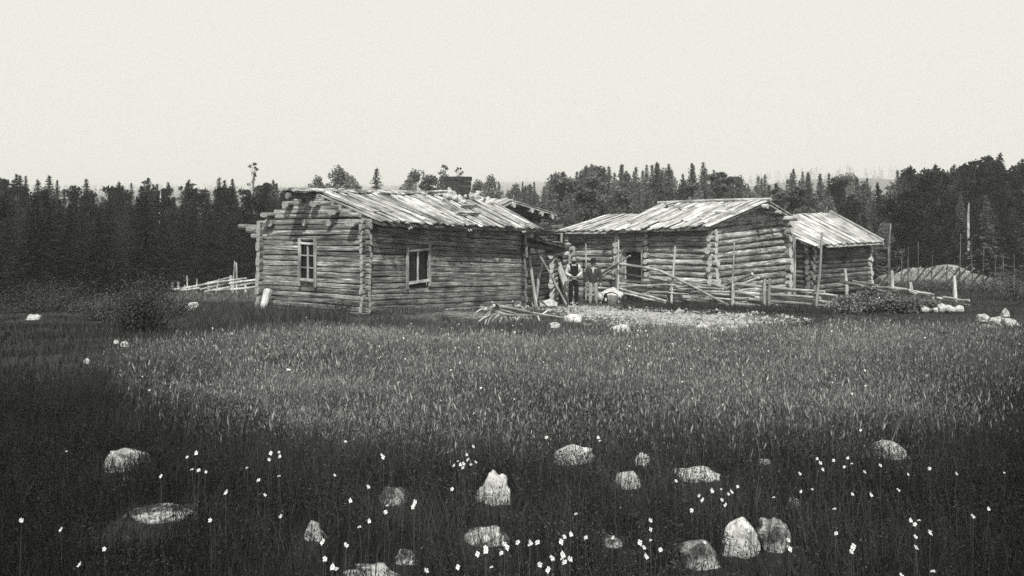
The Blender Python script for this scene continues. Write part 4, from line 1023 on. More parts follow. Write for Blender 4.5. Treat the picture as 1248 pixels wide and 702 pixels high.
def clump_mesh(name, seed, lo, nclump, R, cr, leaf, per, m, flat=.6, droop=0, wide=1.3):
    rg = np.random.default_rng(seed); c = []; rn = []; ctr = []
    for k in range(nclump):
        h = lo + (1 - lo) * (k + rg.random()) / nclump; env = R * math.sin(math.pi * min(1, (1.02 - h) / (1.02 - lo) * .85 + .02)) ** .6
        a = rg.uniform(0, 6.28) + k * 2.4; rr = env * rg.uniform(.25, 1.0); q = (rr * math.cos(a), rr * math.sin(a), min(h, .97)); ctr.append(q); s = cr * rg.uniform(.6, 1.25) * (1.15 - .5 * h)
        n = int(per * rg.uniform(.6, 1.3)); v = rg.normal(size=(n, 3)); v *= (rg.random(n) ** .4 / np.linalg.norm(v, axis=1))[:, None]
        v[:, 2] *= flat; v[:, 2] -= droop * np.hypot(v[:, 0], v[:, 1]) ** 2
        c.append(np.array(q) + v * s); rn.append(np.clip(rg.normal(.5, .25) * .5 + rg.random(n) * .5, 0, 1))
    c = np.concatenate(c); rn = np.concatenate(rn); n = len(c)
    d = rg.normal(size=(n, 3)); d /= np.linalg.norm(d, axis=1)[:, None]; u = np.cross(d, rg.normal(size=(n, 3))); u /= np.linalg.norm(u, axis=1)[:, None]
    V, fn, idx, r_ = cards(c, d, u, rg.uniform(.7, 1.4, n) * leaf * wide, rg.uniform(.5, 1, n) * leaf, rn)
    return npmesh(name + '_crown', V, fn, idx, r_, M[m]), ctr
def trunk_mesh(name, seed, r0, top=.97, limbs=(), m='trunk', bend=.01):
    rr = random.Random(seed); w = MB(); pts = [Vector((rr.uniform(-bend, bend) * (i > 0), rr.uniform(-bend, bend) * (i > 0), top * i / 7)) for i in range(8)]
    pts[0].z = -.04
    w.tube(pts, [lerp(r0, r0 * .12, i / 7) for i in range(8)], 7, r=rr, wob=.12)
    for q in limbs:
        z = max(.1, q[2] * .9 - .03); w.tube([Vector((0, 0, z)), Vector((q[0] * .6, q[1] * .6, lerp(z, q[2], .7))), Vector(q)], [r0 * .3, r0 * .2, r0 * .08], 4, r=rr, caps=False)
    o = w.build(name, M[m]); me = o.data; bpy.data.objects.remove(o); return me
PROTO = {}
def add_proto(kind, crown, trunk): PROTO.setdefault(kind, []).append((crown, trunk))
for k in range(4):
    add_proto('spruce', spruce_mesh('spruce', 100 + k, .04, .15 + .02 * k), trunk_mesh('spruce_trunk', k, .012))
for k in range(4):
    add_proto('underexposed_spruce', spruce_mesh('dspruce', 140 + k, .02, .19 + .02 * k, m='underexposed_spruce'), trunk_mesh('spruce_trunk', 10 + k, .013, m='trunk'))
for k in range(5):
    add_proto('light_spruce', spruce_mesh('lspruce', 160 + k, .06, .125 + .014 * k, m='light_spruce'), trunk_mesh('spruce_trunk', 50 + k, .012))
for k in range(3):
    cm, ct = clump_mesh('dark_round', 220 + k, .08, 40, .20, .085, .022, 130, 'underexposed_spruce', .9)
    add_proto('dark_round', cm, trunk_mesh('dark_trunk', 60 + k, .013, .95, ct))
for k in range(3):
    cm, ct = clump_mesh('pine', 200 + k, .30, 26, .15, .095, .026, 130, 'pine', .6)
    add_proto('pine', cm, trunk_mesh('pine_trunk', 20 + k, .014, .95, ct))
for k in range(4):
    cm, ct = clump_mesh('birch', 300 + k, .12, 34, .19, .09, .020, 150, 'birch', 1.1, .5, 1.1)
    add_proto('birch', cm, trunk_mesh('birch_trunk', 30 + k, .010, .95, ct, m='pale_trunk'))
for k in range(2):
    cm, ct = clump_mesh('thin', 400 + k, .42, 34, .055, .022, .009, 26, 'spruce', 1.0, .3)
    add_proto('thin', cm, trunk_mesh('thin_trunk', 40 + k, .007, .985, ct, m='pale_trunk', bend=.006))
def tree(kind, name, label, x, y, H, wid=1., group=None, lean=0., sink=.1):
    c_, t_ = RX.choice(PROTO[kind]); o = bpy.data.objects.new(name, None); C.objects.link(o)
    o.location = (x, y, gz(x, y) - sink); o.scale = (H * wid, H * wid, H); o.rotation_euler = (lean, lean * .5, RX.uniform(0, 6.28))
    tag(o, label, 'tree', group)
    link('crown', c_, o); link('trunk', t_, o); return o

TOPX = [-60, 20, 60, 100, 150, 180, 205, 230, 250, 267, 282, 300, 332, 345, 372, 395, 640, 651, 672, 685, 700, 718, 742, 758, 775, 800, 815, 843, 857, 870, 890, 905, 918, 950, 967, 985, 1040, 1058, 1075, 1095, 1110, 1125, 1140, 1180, 1204, 1218, 1232, 1250, 1300]
TOPY = [212, 213, 215, 221, 223, 219, 226, 221, 226, 218, 219, 226, 221, 228, 232, 236, 226, 222, 213, 210, 208, 200, 203, 201, 204, 198, 201, 199, 199, 208, 212, 212, 212, 212, 206, 210, 211, 211, 209, 205, 203, 200, 201, 199, 190, 187, 197, 194, 190]
def top(px): return float(np.interp(px, TOPX, TOPY))
def plant(px, D, trow, kind, wid, name, label, group):
    x = (px - 624) / F * D; z = CZ - (trow - HY) / F * D; g = gz(x, D); H = max(2.0, z - g + .1) ; return tree(kind, name, label, x, D, H, wid, group)
# left forest
GL = 'dark trees of the left-hand forest'; ct_ = 0
for i in range(100):
    px = -55 + (i * 4.25 + RX.uniform(-2, 2)) % 425; D = RX.choice([40, 46, 52, 58, 66, 75, 86]) * RX.uniform(.93, 1.07)
    if px > 190 and D < 50: D = RX.uniform(52, 85)
    if px > 340 and D < 60: D = RX.uniform(62, 90)
    t = min(1, (D - 38) / 42); row = top(px) + (1 - t) * RX.uniform(5, 60) + RX.uniform(0, 6)
    kd = RX.choice(['underexposed_spruce', 'underexposed_spruce', 'dark_round', 'spruce' if px > 120 and D > 65 else 'underexposed_spruce'])
    lb_, g_ = {'underexposed_spruce': ('dark spruce in the left-hand forest', GL), 'spruce': ('lighter spruce standing deep in the left-hand forest', 'lighter spruces of the left-hand forest'), 'dark_round': ('dark round-crowned tree in the left-hand forest', 'dark round-crowned trees of the left-hand forest')}[kd]; plant(px, D, row, kd, RX.uniform(.8, 1.5), 'spruce_tree' if kd != 'dark_round' else 'leafy_tree', lb_, g_)
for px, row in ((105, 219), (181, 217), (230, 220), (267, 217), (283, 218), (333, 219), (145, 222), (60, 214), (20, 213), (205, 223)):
    plant(px, RX.uniform(72, 88), row, 'underexposed_spruce' if px < 250 else 'spruce', 1.35, 'spruce_tree', 'dark spruce in the left-hand forest' if px < 250 else 'lighter spruce standing deep in the left-hand forest', GL if px < 250 else 'lighter spruces of the left-hand forest')
plant(308, 55, 195, 'thin', 1.2, 'tall_thin_tree', 'tall spindly tree standing alone above the left forest edge', None)
# right / centre forest
sp = 'spruce in the forest behind the barn and shed'; bi = 'leafy birch in the forest behind the barn and shed'; pn = 'pine in the forest behind the barn and shed'
for i in range(165):
    px = 640 + (i * 4.1 + RX.uniform(-3, 3)) % 670; D = RX.choice([56, 62, 68, 74, 80, 88, 96]) * RX.uniform(.95, 1.05)
    if px > 1060: D = max(D * .95, 56)
    t = min(1, (D - 54) / 26); row = top(px) + (1 - t) * RX.uniform(15, 75) + RX.uniform(0, 7)
    kd = RX.choice(['birch', 'light_spruce', 'light_spruce', 'light_spruce', 'pine', 'spruce', 'light_spruce'] if px < 1000 else ['spruce', 'birch' if px < 1100 else 'dark_round', 'underexposed_spruce', 'spruce', 'light_spruce' if px < 1100 else 'dark_round', 'dark_round'])
    lb, gr, nm = {'birch': (bi, 'birches of the right-hand forest', 'birch_tree'), 'pine': (pn, 'pines of the right-hand forest', 'pine_tree'), 'dark_round': ('dark round-crowned tree in the forest at far right', 'dark round-crowned trees at far right', 'leafy_tree'), 'spruce': (sp, 'spruces of the right-hand forest', 'spruce_tree'), 'light_spruce': ('pale sunlit spruce in the forest behind the barn and shed', 'pale spruces of the right-hand forest', 'spruce_tree'), 'underexposed_spruce': ('dark spruce in the forest at far right', 'dark spruces at far right', 'spruce_tree')}[kd]
    plant(px, D, row, kd, RX.uniform(.75, 1.1) if kd in ('birch', 'dark_round') and px < 1060 else RX.uniform(1.0, 1.5), nm, lb, gr)
SKY = {672: 'leftmost of the high treetops between the storehouse and barn', 686: 'second high treetop from the left between storehouse and barn', 714: 'high treetop above the left end of the lower barn roof', 721: 'treetop close right of the one above the lower barn roof end',
       742: 'high treetop above the middle of the lower barn roof', 758: 'pointed treetop above the right part of the lower barn roof', 775: 'treetop above the step between the two barn roofs', 800: 'highest treetop above the left half of the main barn roof', 815: 'treetop next right of the highest above the barn',
       843: 'treetop above the middle of the main barn ridge', 857: 'treetop just right of the middle of the barn ridge', 870: 'last high treetop above the right half of the barn ridge', 967: 'high treetop above the gap between barn and shed', 985: 'treetop above the left end of the shed roof',
       1110: 'high dark treetop right of the shed above the left slanted fence end', 1140: 'dark treetop above the middle of the slanted fence', 1183: 'dark treetop above the right part of the slanted fence', 1204: 'tall dark treetop second from the right edge of the forest', 1219: 'tallest dark treetop near the right edge', 1246: 'dark treetop cut by the right edge'}
for px in SKY:
    plant(px, RX.uniform(74, 92), top(px) - .5, 'underexposed_spruce' if px > 1000 else RX.choice(['spruce', 'light_spruce', 'light_spruce']), 1.3, 'forest_tree', SKY[px], 'highest trees of the right-hand skyline')
# trees seen over the long cabin's roof
for px, row, kd, wd, D, lb in ((408, 206, 'birch', 1.3, 70, 'broad leafy tree showing above the left part of the cabin ridge'), (392, 217, 'birch', 1., 72, 'low leafy treetop left of the broad one above the cabin ridge'), (426, 217, 'birch', .9, 72, 'small treetop right of the broad one above the cabin ridge'),
                           (459, 205, 'spruce', 1.35, 66, 'lone conical spruce top above the middle of the cabin ridge'), (507, 209, 'birch', 1.1, 70, 'rounded treetop above the cabin ridge left of the chimney'), (523, 214, 'pine', .8, 74, 'small treetop between rounded one and chimney'),
                           (536, 214, 'birch', .9, 74, 'low treetop directly left of the chimney'), (542, 198, 'thin', 1.3, 62, 'thin sparse treetop just left of the chimney'), (559, 201, 'thin', 1.2, 62, 'thin sparse treetop right behind the chimney'),
                           (596, 216, 'birch', 1., 78, 'leafy treetop right of the chimney'), (608, 221, 'spruce', .9, 80, 'narrow spruce top above the storehouse roof'), (584, 221, 'birch', .8, 84, 'low pale treetop between chimney and storehouse roof'),
                           (637, 221, 'spruce', .9, 84, 'spruce top at the left end of the central forest'), (651, 222, 'spruce', .8, 88, 'narrow spruce right of the left end of the central forest'), (625, 226, 'birch', .9, 84, 'low leafy tree at the left end of the central forest')):
    plant(px, D, row, kd, wd, 'spruce_tree' if kd == 'spruce' else 'pine_tree' if kd == 'pine' else 'thin_tree' if kd == 'thin' else 'leafy_tree', lb, None)
# pale bare snags
for px, D, row, lb in ((195, 66, 233, 'pale dead trunk in the left forest'), (1180, 60, 247, 'pale dead trunk in the right forest')):
    a = G(px, D); pole_thing('dead_tree', lb, [a, P(px, (row + 260) / 2 + 6, D), P(px + 1, row, D)], [.1, .08, .03], 'pole', 'dead tree')

# far wood as one mass
def far_wood():
    parts = []; n = 6500
    px = NR.uniform(-120, 1370, n); D = np.exp(NR.uniform(np.log(112), np.log(3000), n)); x = (px - 624) / F * D; z = ground(x, D)
    H = np.minimum(NR.uniform(7, 12, n) * np.clip(D / 400, 1, 1.5), np.maximum(2., (CZ - (np.interp(px, TOPX, TOPY) + 2 - HY) / F * D) - z + (D > 600) * 30)); m = 40
    t = NR.random((n, m)) ** .8; R_ = (1 - t) ** .8 * H[:, None] * .17 * NR.uniform(.7, 1.3, (n, m)); a = NR.uniform(0, 6.28, (n, m))
    c = np.stack([x[:, None] + R_ * np.cos(a), D[:, None] + R_ * np.sin(a), z[:, None] + H[:, None] * (.05 + t * .95)], -1).reshape(-1, 3)
    k = len(c); d = rv(k); d[:, 2] *= .5; u = np.cross(d, rv(k)); u /= np.linalg.norm(u, axis=1)[:, None]; s = np.repeat(H, m)
    lt = np.repeat(NR.random(n), m) * .6 + NR.random(k) * .4
    V, fn, idx, r_ = cards(c, d, u, s * NR.uniform(.07, .13, k), s * NR.uniform(.03, .06, k), lt)
    tag(link('far_forest', npmesh('far_forest', V, fn, idx, r_, M['spruce'])), 'distant unbroken forest fading into haze on the hills', 'forest', None, 'stuff')
far_wood()

# pale hay bank behind the slanted fence
def hay_bank():
    o = rock('hay_heap', 'long low pale hay heap behind the slanted fence at far right', 1156, 345, 146, 27, 'hay', 77, 0, .08, D=50.5, cat='hay heap', flat=.5)
    n = 9000; a = NR.uniform(0, 6.28, n); r = np.sqrt(NR.random(n)) * .97; x = r * np.cos(a) * 3.2; y = r * np.sin(a) * 1.5; z = 1.22 * (1 - r ** 2.8) * (1 + .1 * np.sin(x * 2.3)) * np.interp(x, [-3.2, 0, 3.2], [1, 1, .8])
    d = rv(n); u = np.cross(d, rv(n)); u /= np.linalg.norm(u, axis=1)[:, None]
    V, fn, idx, r_ = cards(np.stack([x, y, z + NR.uniform(-.02, .06, n)], 1), d, u, NR.uniform(.08, .2, n), NR.uniform(.02, .05, n), NR.random(n))
    tag(link('loose_hay', npmesh('loose_hay', V, fn, idx, r_, M['hayleaf']), o), None, None, None, 'stuff')
hay_bank()
# ------------------------------------------------------------------ bushes
def bush(label, px, D, wid, hgt, n, leaf, m, name='bush', group=None, nst=9, cat='bush'):
    g = G(px, D); o = thing(name, label, cat, tuple(g), group); c = []; rn = []; w = MB()
    for k in range(nst):
        a = RX.uniform(0, 6.28); rr = RX.uniform(.0, 1) ** .6; tip = Vector((math.cos(a) * rr * wid / 2, math.sin(a) * rr * wid * .35, hgt * RX.uniform(.55, 1.0) * (1 - .35 * rr * rr)))
        w.tube([g + Vector((tip.x * .2, tip.y * .2, -.03)), g + Vector((tip.x * .6, tip.y * .6, tip.z * .55)), g + tip], [.02, .014, .006], 5, caps=False)
        q = int(n / nst); t = NR.uniform(.15, 1, q)[:, None]; p = np.array(tip)[None] * t; c.append(p + NR.normal(size=(q, 3)) * np.array([wid, wid * .7, hgt]) * .09); rn.append(np.clip(NR.random() * .4 + NR.random(q) ** 2 * .6, 0, 1))
    w.build('stems', M['twig'], o)
    c = np.concatenate(c); c[:, 2] = np.abs(c[:, 2]); k = len(c); d = rv(k); u = np.cross(d, rv(k)); u /= np.linalg.norm(u, axis=1)[:, None]
    V, fn, idx, r_ = cards(c, d, u, NR.uniform(.7, 1.3, k) * leaf, NR.uniform(.4, .7, k) * leaf, np.concatenate(rn))
    link('foliage', npmesh('foliage', V, fn, idx, r_, M[m]), o); return o
bush('large dark willow bush at the left forest edge', 176, 19.5, 2.1, 1.3, 10000, .045, 'bushleaf', nst=26)
bush('dark low bush left of the large willow bush', 126, 22.5, 1.8, .8, 3500, .04, 'bushleaf', nst=18)
bush('dark bush right of the large willow, by the bright squarish stone', 214, 24.5, 1.0, .6, 1800, .04, 'bushleaf', nst=12)
bush('dark bush at the far left end of the meadow', 62, 27, 3.2, 1.1, 4500, .045, 'bushleaf', nst=22)
bush('small leafy shrub against the gable wall of the long cabin', 412, 24.3, .8, .4, 700, .035, 'bushleaf', nst=8)
for k, (px, D, wd, hh, lb) in enumerate(((1035, 25.6, 1.1, .55, 'leafy potato plants forming the left end of the dark bed'), (1060, 25.8, 1.15, .68, 'tallest leafy clump in the dark bed'), (1084, 25.6, 1.1, .6, 'leafy clump right of the tallest in the dark bed'), (1106, 25.4, 1.0, .5, 'leafy clump near the right end of the dark bed'), (1128, 25.8, .9, .36, 'low leafy clump at the right end of the dark bed'))):
    bush(lb, px, D, wd, hh, 2000, .075, 'bedleaf', 'leafy_clump', 'leafy clumps of the dark bed', 14, 'plant')

for px, D, wd, hh, lb in ((1098, 44, 2.2, .8, 'dark bush under the left end of the slanted fence'), (1135, 44.5, 2.6, .7, 'low dark bush under the middle of the slanted fence'), (1172, 44, 2.4, .75, 'dark bush right of the middle under the slanted fence'), (1207, 43, 2.4, .9, 'dark bush under the right end of the slanted fence'), (1238, 38, 2.4, 1.3, 'taller dark bush at the right edge by the field stones')):
    bush(lb, px, D, wd, hh, 2600, .06, 'bushleaf', nst=20)
# ------------------------------------------------------------------ grass
def inpoly(x, y, poly):
    c = np.zeros(len(x), bool); n = len(poly)
    for i in range(n):
        x0, y0 = poly[i][0], poly[i][1]; x1, y1 = poly[(i + 1) % n][0], poly[(i + 1) % n][1]
        c ^= ((y0 > y) != (y1 > y)) & (x < (x1 - x0) * (y - y0) / (y1 - y0 + 1e-12) + x0)
    return c
FOOT = [[hN, hF + D1 * 3.3, hB + D1 * 3.3, hL], [bN, bR, bR + bd1 * 7, bL], [cN, cR, cBk, cL]]
def rows(x, y): return 624 + F * x / y, HY + F * (CZ - ground(x, y)) / y
def scatter(n, y0, y1, k=.62):
    y = np.sqrt(NR.uniform(y0 ** 2, y1 ** 2, n)); x = NR.uniform(-k, k, n) * y; ok = np.ones(n, bool)
    for p in FOOT: ok &= ~inpoly(x, y, p)
    return x[ok], y[ok]
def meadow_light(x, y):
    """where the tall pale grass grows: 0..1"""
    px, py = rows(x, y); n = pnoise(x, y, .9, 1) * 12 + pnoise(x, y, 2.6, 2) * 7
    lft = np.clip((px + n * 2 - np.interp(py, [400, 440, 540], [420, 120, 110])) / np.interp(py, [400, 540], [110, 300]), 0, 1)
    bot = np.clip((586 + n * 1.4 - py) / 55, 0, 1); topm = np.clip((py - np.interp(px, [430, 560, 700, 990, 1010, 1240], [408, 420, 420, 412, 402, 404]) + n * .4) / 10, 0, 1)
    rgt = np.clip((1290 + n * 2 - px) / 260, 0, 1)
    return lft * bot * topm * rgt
TALL = []
def tall():
    x, y = scatter(380000, 6.4, 32); ml = meadow_light(x, y); keep = NR.random(len(x)) < np.clip(ml * 1.1, 0, 1) * np.interp(y, [8, 14, 30], [1, .75, .42])
    keep &= clear_rocks(x, y)
    x, y, ml = x[keep], y[keep], ml[keep]; n = len(x); pt = pnoise(x, y, 3.1, 7)
    h = NR.uniform(.26, .55, n) * (.8 + .25 * pt) * np.interp(y, [8, 12, 16, 20, 26], [.8, 1, .75, .42, .3]); wd = np.interp(y, [8, 30], [.006, .014]) * NR.uniform(.7, 1.4, n)
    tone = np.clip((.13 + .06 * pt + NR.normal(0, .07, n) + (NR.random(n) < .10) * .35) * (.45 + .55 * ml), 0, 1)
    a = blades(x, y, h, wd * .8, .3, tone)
    # leaf and spikelet pieces, short upright marks at all heights
    q = NR.integers(0, n, 600000); q = q[NR.random(len(q)) < np.interp(y[q], [7, 12, 28], [.55, .9, 1])]; m = len(q); qx = x[q] + NR.normal(0, .04, m); qy = y[q] + NR.normal(0, .04, m)
    qz = ground(qx, qy) + h[q] * NR.uniform(.15, 1.02, m); sc = np.interp(qy, [7, 12, 28], [.75, 1, 1.6])
    d = np.stack([NR.normal(0, .38, m), NR.normal(0, .38, m), np.ones(m)], 1); d /= np.linalg.norm(d, axis=1)[:, None]; u = np.cross(d, rv(m)); u /= np.linalg.norm(u, axis=1)[:, None]
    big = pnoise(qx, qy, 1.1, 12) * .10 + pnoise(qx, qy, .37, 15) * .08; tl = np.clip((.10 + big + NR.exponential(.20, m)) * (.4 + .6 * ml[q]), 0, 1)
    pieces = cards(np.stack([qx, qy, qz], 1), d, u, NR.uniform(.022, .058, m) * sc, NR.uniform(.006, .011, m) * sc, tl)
    # seed heads
    k = NR.random(n) < .16; hx, hy, hh = x[k], y[k], h[k] * NR.uniform(.95, 1.15, k.sum()); m = len(hx); z = ground(hx, hy) + hh
    c = np.stack([hx + NR.normal(0, .02, m), hy + NR.normal(0, .02, m), z], 1); d = np.stack([NR.normal(0, .25, m), NR.normal(0, .25, m), np.ones(m)], 1); d /= np.linalg.norm(d, axis=1)[:, None]; u = np.cross(d, rv(m)); u /= np.linalg.norm(u, axis=1)[:, None]
    b = cards(c, d, u, NR.uniform(.04, .1, m), np.interp(hy, [8, 30], [.012, .022]) * NR.uniform(.7, 1.2, m), np.clip(tone[k] + .35, 0, 1))
    V, fn, idx, r_ = merge([a, b, pieces]); tag(link('tall_grass', npmesh('tall_grass', V, fn, idx, r_, M['grass'])), 'tall pale meadow grass with seed heads filling the middle ground', 'grass', None, 'stuff')
tall()
def short():
    out = []
    # beyond and beside the tall grass
    x, y = scatter(230000, 9, 60); ml = meadow_light(x, y); br_ = bareness(x, y); px, py = rows(x, y)
    keep = (NR.random(len(x)) < (1 - ml * .85)) & (NR.random(len(x)) > br_ * 1.15) & (NR.random(len(x)) < np.interp(y, [9, 20, 60], [1, .9, .5]))
    keep &= clear_rocks(x, y)
    x, y, px, py = x[keep], y[keep], px[keep], py[keep]; n = len(x); pt = pnoise(x, y, 1.6, 4)
    h = NR.uniform(.07, .18, n) * (1 + .3 * pt) * np.interp(y, [19, 21.5, 32, 40], [1, .42, .5, 1]); wd = np.interp(y, [9, 60], [.009, .04]) * NR.uniform(.7, 1.3, n)
    base = np.interp(px, [0, 120, 300, 450, 700, 1000, 1150, 1240], [.004, .012, .06, .13, .15, .13, .08, .03]) + .05 * np.clip(pt, 0, 1)  # grass tone drops towards both sides, a vignette painted into the blades
    base = base + .09 * np.exp(-((py - 402 - (440 - px) * .03) / 9) ** 2) * np.clip((px - 180) / 120, 0, 1) * (px < 450)
    behind = (y > 36) & (px < 330); base = np.where(behind & (px > 200), .2, base)
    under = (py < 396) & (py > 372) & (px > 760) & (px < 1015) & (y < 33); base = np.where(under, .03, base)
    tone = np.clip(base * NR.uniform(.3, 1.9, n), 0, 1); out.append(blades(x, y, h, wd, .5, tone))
    # dark tall tuft band under the gable of the cabin
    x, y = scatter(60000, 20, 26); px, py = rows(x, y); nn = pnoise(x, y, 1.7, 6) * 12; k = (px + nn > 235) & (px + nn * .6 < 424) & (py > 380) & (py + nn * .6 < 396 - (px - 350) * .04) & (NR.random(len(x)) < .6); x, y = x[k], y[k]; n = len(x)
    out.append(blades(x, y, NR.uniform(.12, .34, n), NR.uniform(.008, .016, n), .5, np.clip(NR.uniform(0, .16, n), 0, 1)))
    # dark grass bank in front of the barn fence
    xs, ys = [], []
    for _ in range(1):
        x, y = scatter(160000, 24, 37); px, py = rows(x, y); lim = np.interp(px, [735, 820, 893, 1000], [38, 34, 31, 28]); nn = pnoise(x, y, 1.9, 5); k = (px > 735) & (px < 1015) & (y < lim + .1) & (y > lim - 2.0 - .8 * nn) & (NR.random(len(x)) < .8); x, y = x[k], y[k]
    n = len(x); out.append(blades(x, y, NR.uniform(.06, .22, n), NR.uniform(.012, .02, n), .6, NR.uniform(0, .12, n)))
    V, fn, idx, r_ = merge(out); tag(link('short_grass', npmesh('short_grass', V, fn, idx, r_, M['grass'])), 'short darker grass round the buildings and down to the forest', 'grass', None, 'stuff')
short()
def herbs():
    out = []
    x, y = scatter(190000, 3.0, 11.5, .66); ml = meadow_light(x, y); k = (NR.random(len(x)) > ml * .8) & (NR.random(len(x)) < np.interp(y, [8.5, 11.5], [1, 0])) & clear_rocks(x, y, .4, .85); x, y = x[k], y[k]; n = len(x); px, py = rows(x, y); pt = pnoise(x, y, 2.4, 8)
    side = np.interp(px, [0, 180, 420, 700, 1000, 1150, 1240], [.22, .4, .75, 1, .95, .6, .3]) * np.interp(py, [540, 700], [1.25, .8])  # darker plants at the frame edges, vignetting put into their colour
    out.append(blades(x, y, NR.uniform(.08, .30, n) * (1 + .25 * pt), NR.uniform(.002, .0045, n), .5, np.clip((.35 + .25 * pt + NR.normal(0, .2, n)) * side + (NR.random(n) < .05) * .5 * side, 0, 1)))
    x, y = scatter(380000, 3.0, 11.5, .66); k = clear_rocks(x, y, .4, .9) & (NR.random(len(x)) < np.interp(y, [8.5, 11.5], [1, 0])); x, y = x[k], y[k]; n = len(x); px, py = rows(x, y); pt = pnoise(x, y, 3.1, 9); side = np.interp(px, [0, 180, 420, 700, 1000, 1150, 1240], [.22, .4, .75, 1, .95, .6, .3])
    c = np.stack([x, y, ground(x, y) + NR.uniform(.02, .20, n) * (1 + .3 * pt)], 1); d = rv(n); d[:, 2] = np.abs(d[:, 2]) * .5 + .1; d /= np.linalg.norm(d, axis=1)[:, None]; u = np.cross(d, rv(n)); u[:, 2] *= .4; u /= np.linalg.norm(u, axis=1)[:, None]
    out.append(cards(c, d, u, NR.uniform(.008, .028, n) * np.interp(y, [3, 9], [.8, 1.3]), NR.uniform(.004, .011, n) * np.interp(y, [3, 9], [.8, 1.3]), np.clip((.08 + .15 * pt + NR.exponential(.24, n)) * side, 0, 1)))
    V, fn, idx, r_ = merge(out); tag(link('meadow_herbs', npmesh('meadow_herbs', V, fn, idx, r_, M['herb'])), 'dark low herbs and fine grass covering the foreground', 'ground cover', None, 'stuff')
herbs()
def specks():
    n = 1500; x, y = scatter(n, 8, 22); ml = meadow_light(x, y); k = NR.random(len(x)) < ml * .55; x, y = x[k], y[k]; n = len(x)
    c = np.stack([x, y, ground(x, y) + NR.uniform(.3, .5, n) * np.interp(y, [8, 12, 20], [.9, 1, .8])], 1); d = rv(n); u = np.cross(d, rv(n)); u /= np.linalg.norm(u, axis=1)[:, None]
    V, fn, idx, r_ = cards(c, d, u, NR.uniform(.015, .035, n), NR.uniform(.012, .025, n), np.ones(n))
    tag(link('tiny_blossoms', npmesh('tiny_blossoms', V, fn, idx, r_, M['petal'])), 'tiny pale blossoms sprinkled through the tall grass', 'blossoms', None, 'stuff')
specks()

# ------------------------------------------------------------------ daisies
def daisy_meshes(seed):
    rr = random.Random(seed); w = MB(); b = .03
    w.tube([Vector((0, 0, -.02)), Vector((rr.uniform(-b, b), rr.uniform(-b, b), .18)), Vector((0, 0, .36))], [.0025, .002, .0018], 4, caps=False); o = w.build('s', M['stem']); st = o.data; bpy.data.objects.remove(o)
    vs, fs2 = [], []; n = 16; tl = rr.uniform(.05, .45)
    for k in range(n):
        a = 2 * math.pi * k / n; r_ = rr.uniform(.021, .026); h = .11 + rr.uniform(-.02, .02); z = rr.uniform(-.004, .003)
        i = len(vs); vs += [(.006 * math.cos(a - .2), .006 * math.sin(a - .2), 0), (.006 * math.cos(a + .2), .006 * math.sin(a + .2), 0), (r_ * math.cos(a + h * 1.4), r_ * math.sin(a + h * 1.4), z), (r_ * 1.08 * math.cos(a), r_ * 1.08 * math.sin(a), z), (r_ * math.cos(a - h * 1.4), r_ * math.sin(a - h * 1.4), z)]
        fs2.append((i, i + 1, i + 2, i + 3, i + 4))
    Rm = Matrix.Rotation(tl, 3, 'X'); vs = [Rm @ Vector(v) + Vector((0, 0, .362)) for v in vs]
    me = bpy.data.meshes.new('petals'); me.from_pydata(vs, [], fs2); me.materials.append(M['petal'])
    bm = bmesh.new(); bmesh.ops.create_uvsphere(bm, u_segments=10, v_segments=6, radius=1)
    for v in bm.verts: v.co = Rm @ Vector((v.co.x * .008, v.co.y * .008, v.co.z * .004 + .001)) + Vector((0, 0, .362))
    md = bpy.data.meshes.new('disc'); bm.to_mesh(md); bm.free(); md.materials.append(M['disc'])
    return st, me, md
DM = [daisy_meshes(k) for k in range(6)]
DZ = [(228,557),(239,552),(234,572),(242,573),(251,575),(196,580),(256,634),(275,600),(301,570),(315,585),(328,560),(330,552),(340,551),(341,556),(340,580),(323,603),(342,629),(393,660),(396,681),(405,691),(410,693),(408,579),(26,634),(74,645),(127,669),(96,688),(81,550),(421,538),(465,554),(467,557),(449,593),(427,610),(472,616),(470,624),(506,611),(505,614),(503,618),(450,635),(438,642),(422,664),(520,695),(558,691),(551,596),(553,567),(558,562),(564,570),(569,554),(570,560),(565,565),(561,566),(574,566),(580,563),(577,544),(582,675),(592,668),(592,671),(599,691),(611,674),(615,663),(618,667),(631,661),(647,661),(645,664),(655,661),(658,688),(668,694),(673,680),(686,676),(685,681),(688,685),(695,681),(684,660),(688,654),(696,651),(702,626),(714,655),(747,655),(780,661),(785,667),(788,678),(793,658),(805,670),(793,634),(793,645),(666,533),(729,533),(731,537),(824,586),(852,604),(856,609),(843,622),(868,598),(879,596),(899,593),(880,609),(884,615),(888,602),(892,599),(943,606),(859,661),(961,658),(963,669),(975,577),(976,599),(990,596),(996,559),(1000,564),(1003,572),(1016,561),(1033,558),(1038,565),(1029,569),(1054,575),(1049,524),(1039,602),(1062,603),(1017,620),(1095,597),(1073,567),(1107,578),(1133,571),(1166,577),(1224,576),(1019,650),(1038,672),(1040,666),(1115,639),(1110,634),(1120,634),(1116,654),(1117,667),(1134,649),(1186,629),(1205,620),(1137,696),(1099,701)]
DO = []
for i, (px, row) in enumerate(DZ):
    sc_ = RX.uniform(.85, 1.15); g = gp(px, row, .362 * sc_); g.z -= .362 * sc_
    o = bpy.data.objects.new('daisy', None); C.objects.link(o); o.location = g; o.scale = (sc_ * (.42 if g.y > 6 else .34),) * 2 + (sc_,); o.rotation_euler = (0, 0, RX.uniform(-.9, .9)); o.empty_display_size = .05
    DO.append((o, px, row)); tag(o, 'white daisy', 'flower', 'white daisies of the foreground')
    st, pe, di = DM[i % 6]; link('stem', st, o); h = link('petals', pe, o); link('disc', di, o)

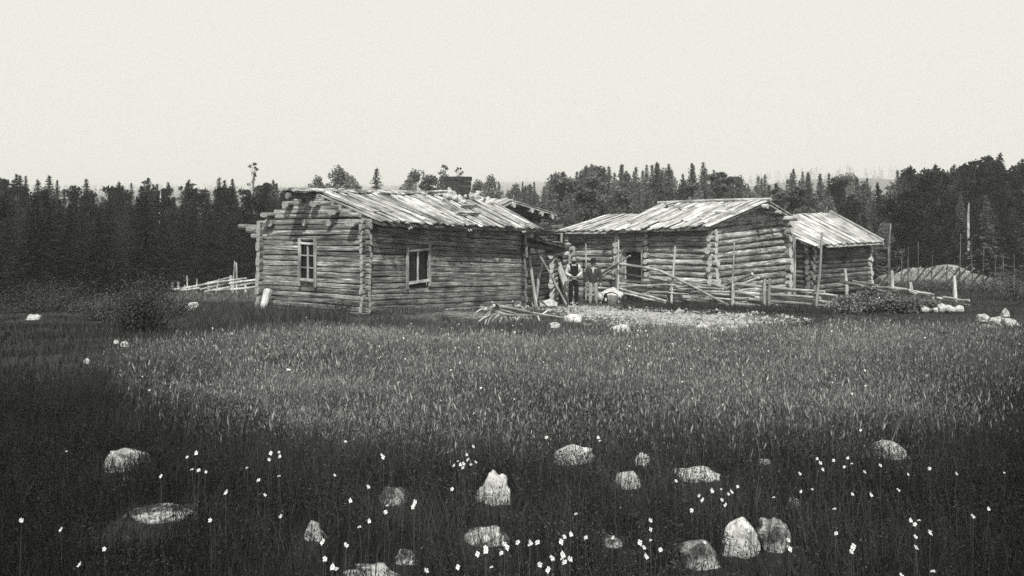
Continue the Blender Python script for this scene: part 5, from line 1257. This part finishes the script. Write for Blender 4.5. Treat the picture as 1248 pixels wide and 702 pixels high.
ANCH = {'the rounded mossy boulder': (147, 551), 'the wide low boulder': (190, 613), 'the wedge-shaped stone': (381, 635), 'the grey pyramid-shaped stone': (477, 594), 'the bright pointed boulder': (602, 585), 'the broad white boulder': (697, 545), 'the small round white stone': (782, 552),
        'the long flat white stone': (850, 569), 'the broad grey-white boulder': (1085, 540), 'the tall peaked boulder': (904, 641), 'the low domed stone': (590, 642), 'the small flat stone': (747, 650), 'the jagged bottom rock': (455, 690)}
ORD = ['nearest', 'second nearest', 'third nearest', 'fourth nearest', 'fifth nearest', 'sixth nearest', 'seventh nearest', 'eighth nearest', 'ninth nearest', 'tenth nearest', 'eleventh nearest', 'twelfth nearest']
ORD += [a + ' nearest' for a in ('thirteenth', 'fourteenth', 'fifteenth', 'sixteenth', 'seventeenth', 'eighteenth', 'nineteenth', 'twentieth')]
cl = {}
for (o, px, row) in DO:
    nm, (ax_, ay_) = min(ANCH.items(), key=lambda q: math.hypot(q[1][0] - px, q[1][1] - row)); dx, dy = px - ax_, row - ay_
    side = ('right of' if dx > 0 else 'left of') if abs(dx) > abs(dy) else ('in front of' if dy > 0 else 'behind')
    cl.setdefault((nm, side), []).append((math.hypot(dx, dy), o))
for (nm, side), v in cl.items():
    v.sort(key=lambda q: q[0])
    for k, (_, o) in enumerate(v): o['label'] = 'white daisy, ' + ORD[min(k, 19)] + ' of those ' + side + ' ' + nm if len(v) > 1 else 'only white daisy ' + side + ' ' + nm
# ------------------------------------------------------------------ haze (a closed box of thin air round the whole scene)
hz = bpy.data.materials.new('thin_haze'); hz.use_nodes = True; n = hz.node_tree; n.nodes.clear()
oo = n.nodes.new('ShaderNodeOutputMaterial'); pv = n.nodes.new('ShaderNodeVolumePrincipled'); pv.inputs['Color'].default_value = (.97, .97, .96, 1); pv.inputs['Density'].default_value = .00075; pv.inputs['Anisotropy'].default_value = 0
n.links.new(pv.outputs[0], oo.inputs['Volume'])
bm = bmesh.new(); bmesh.ops.create_cube(bm, size=1)
for v in bm.verts: v.co = Vector((v.co.x * 13000, v.co.y * 13000, -75 if v.co.z < 0 else 62))
me = bpy.data.meshes.new('haze'); bm.to_mesh(me); bm.free(); me.materials.append(hz)
tag(link('haze', me), 'thin pale haze lying over the distant forest', 'haze', None, 'stuff')
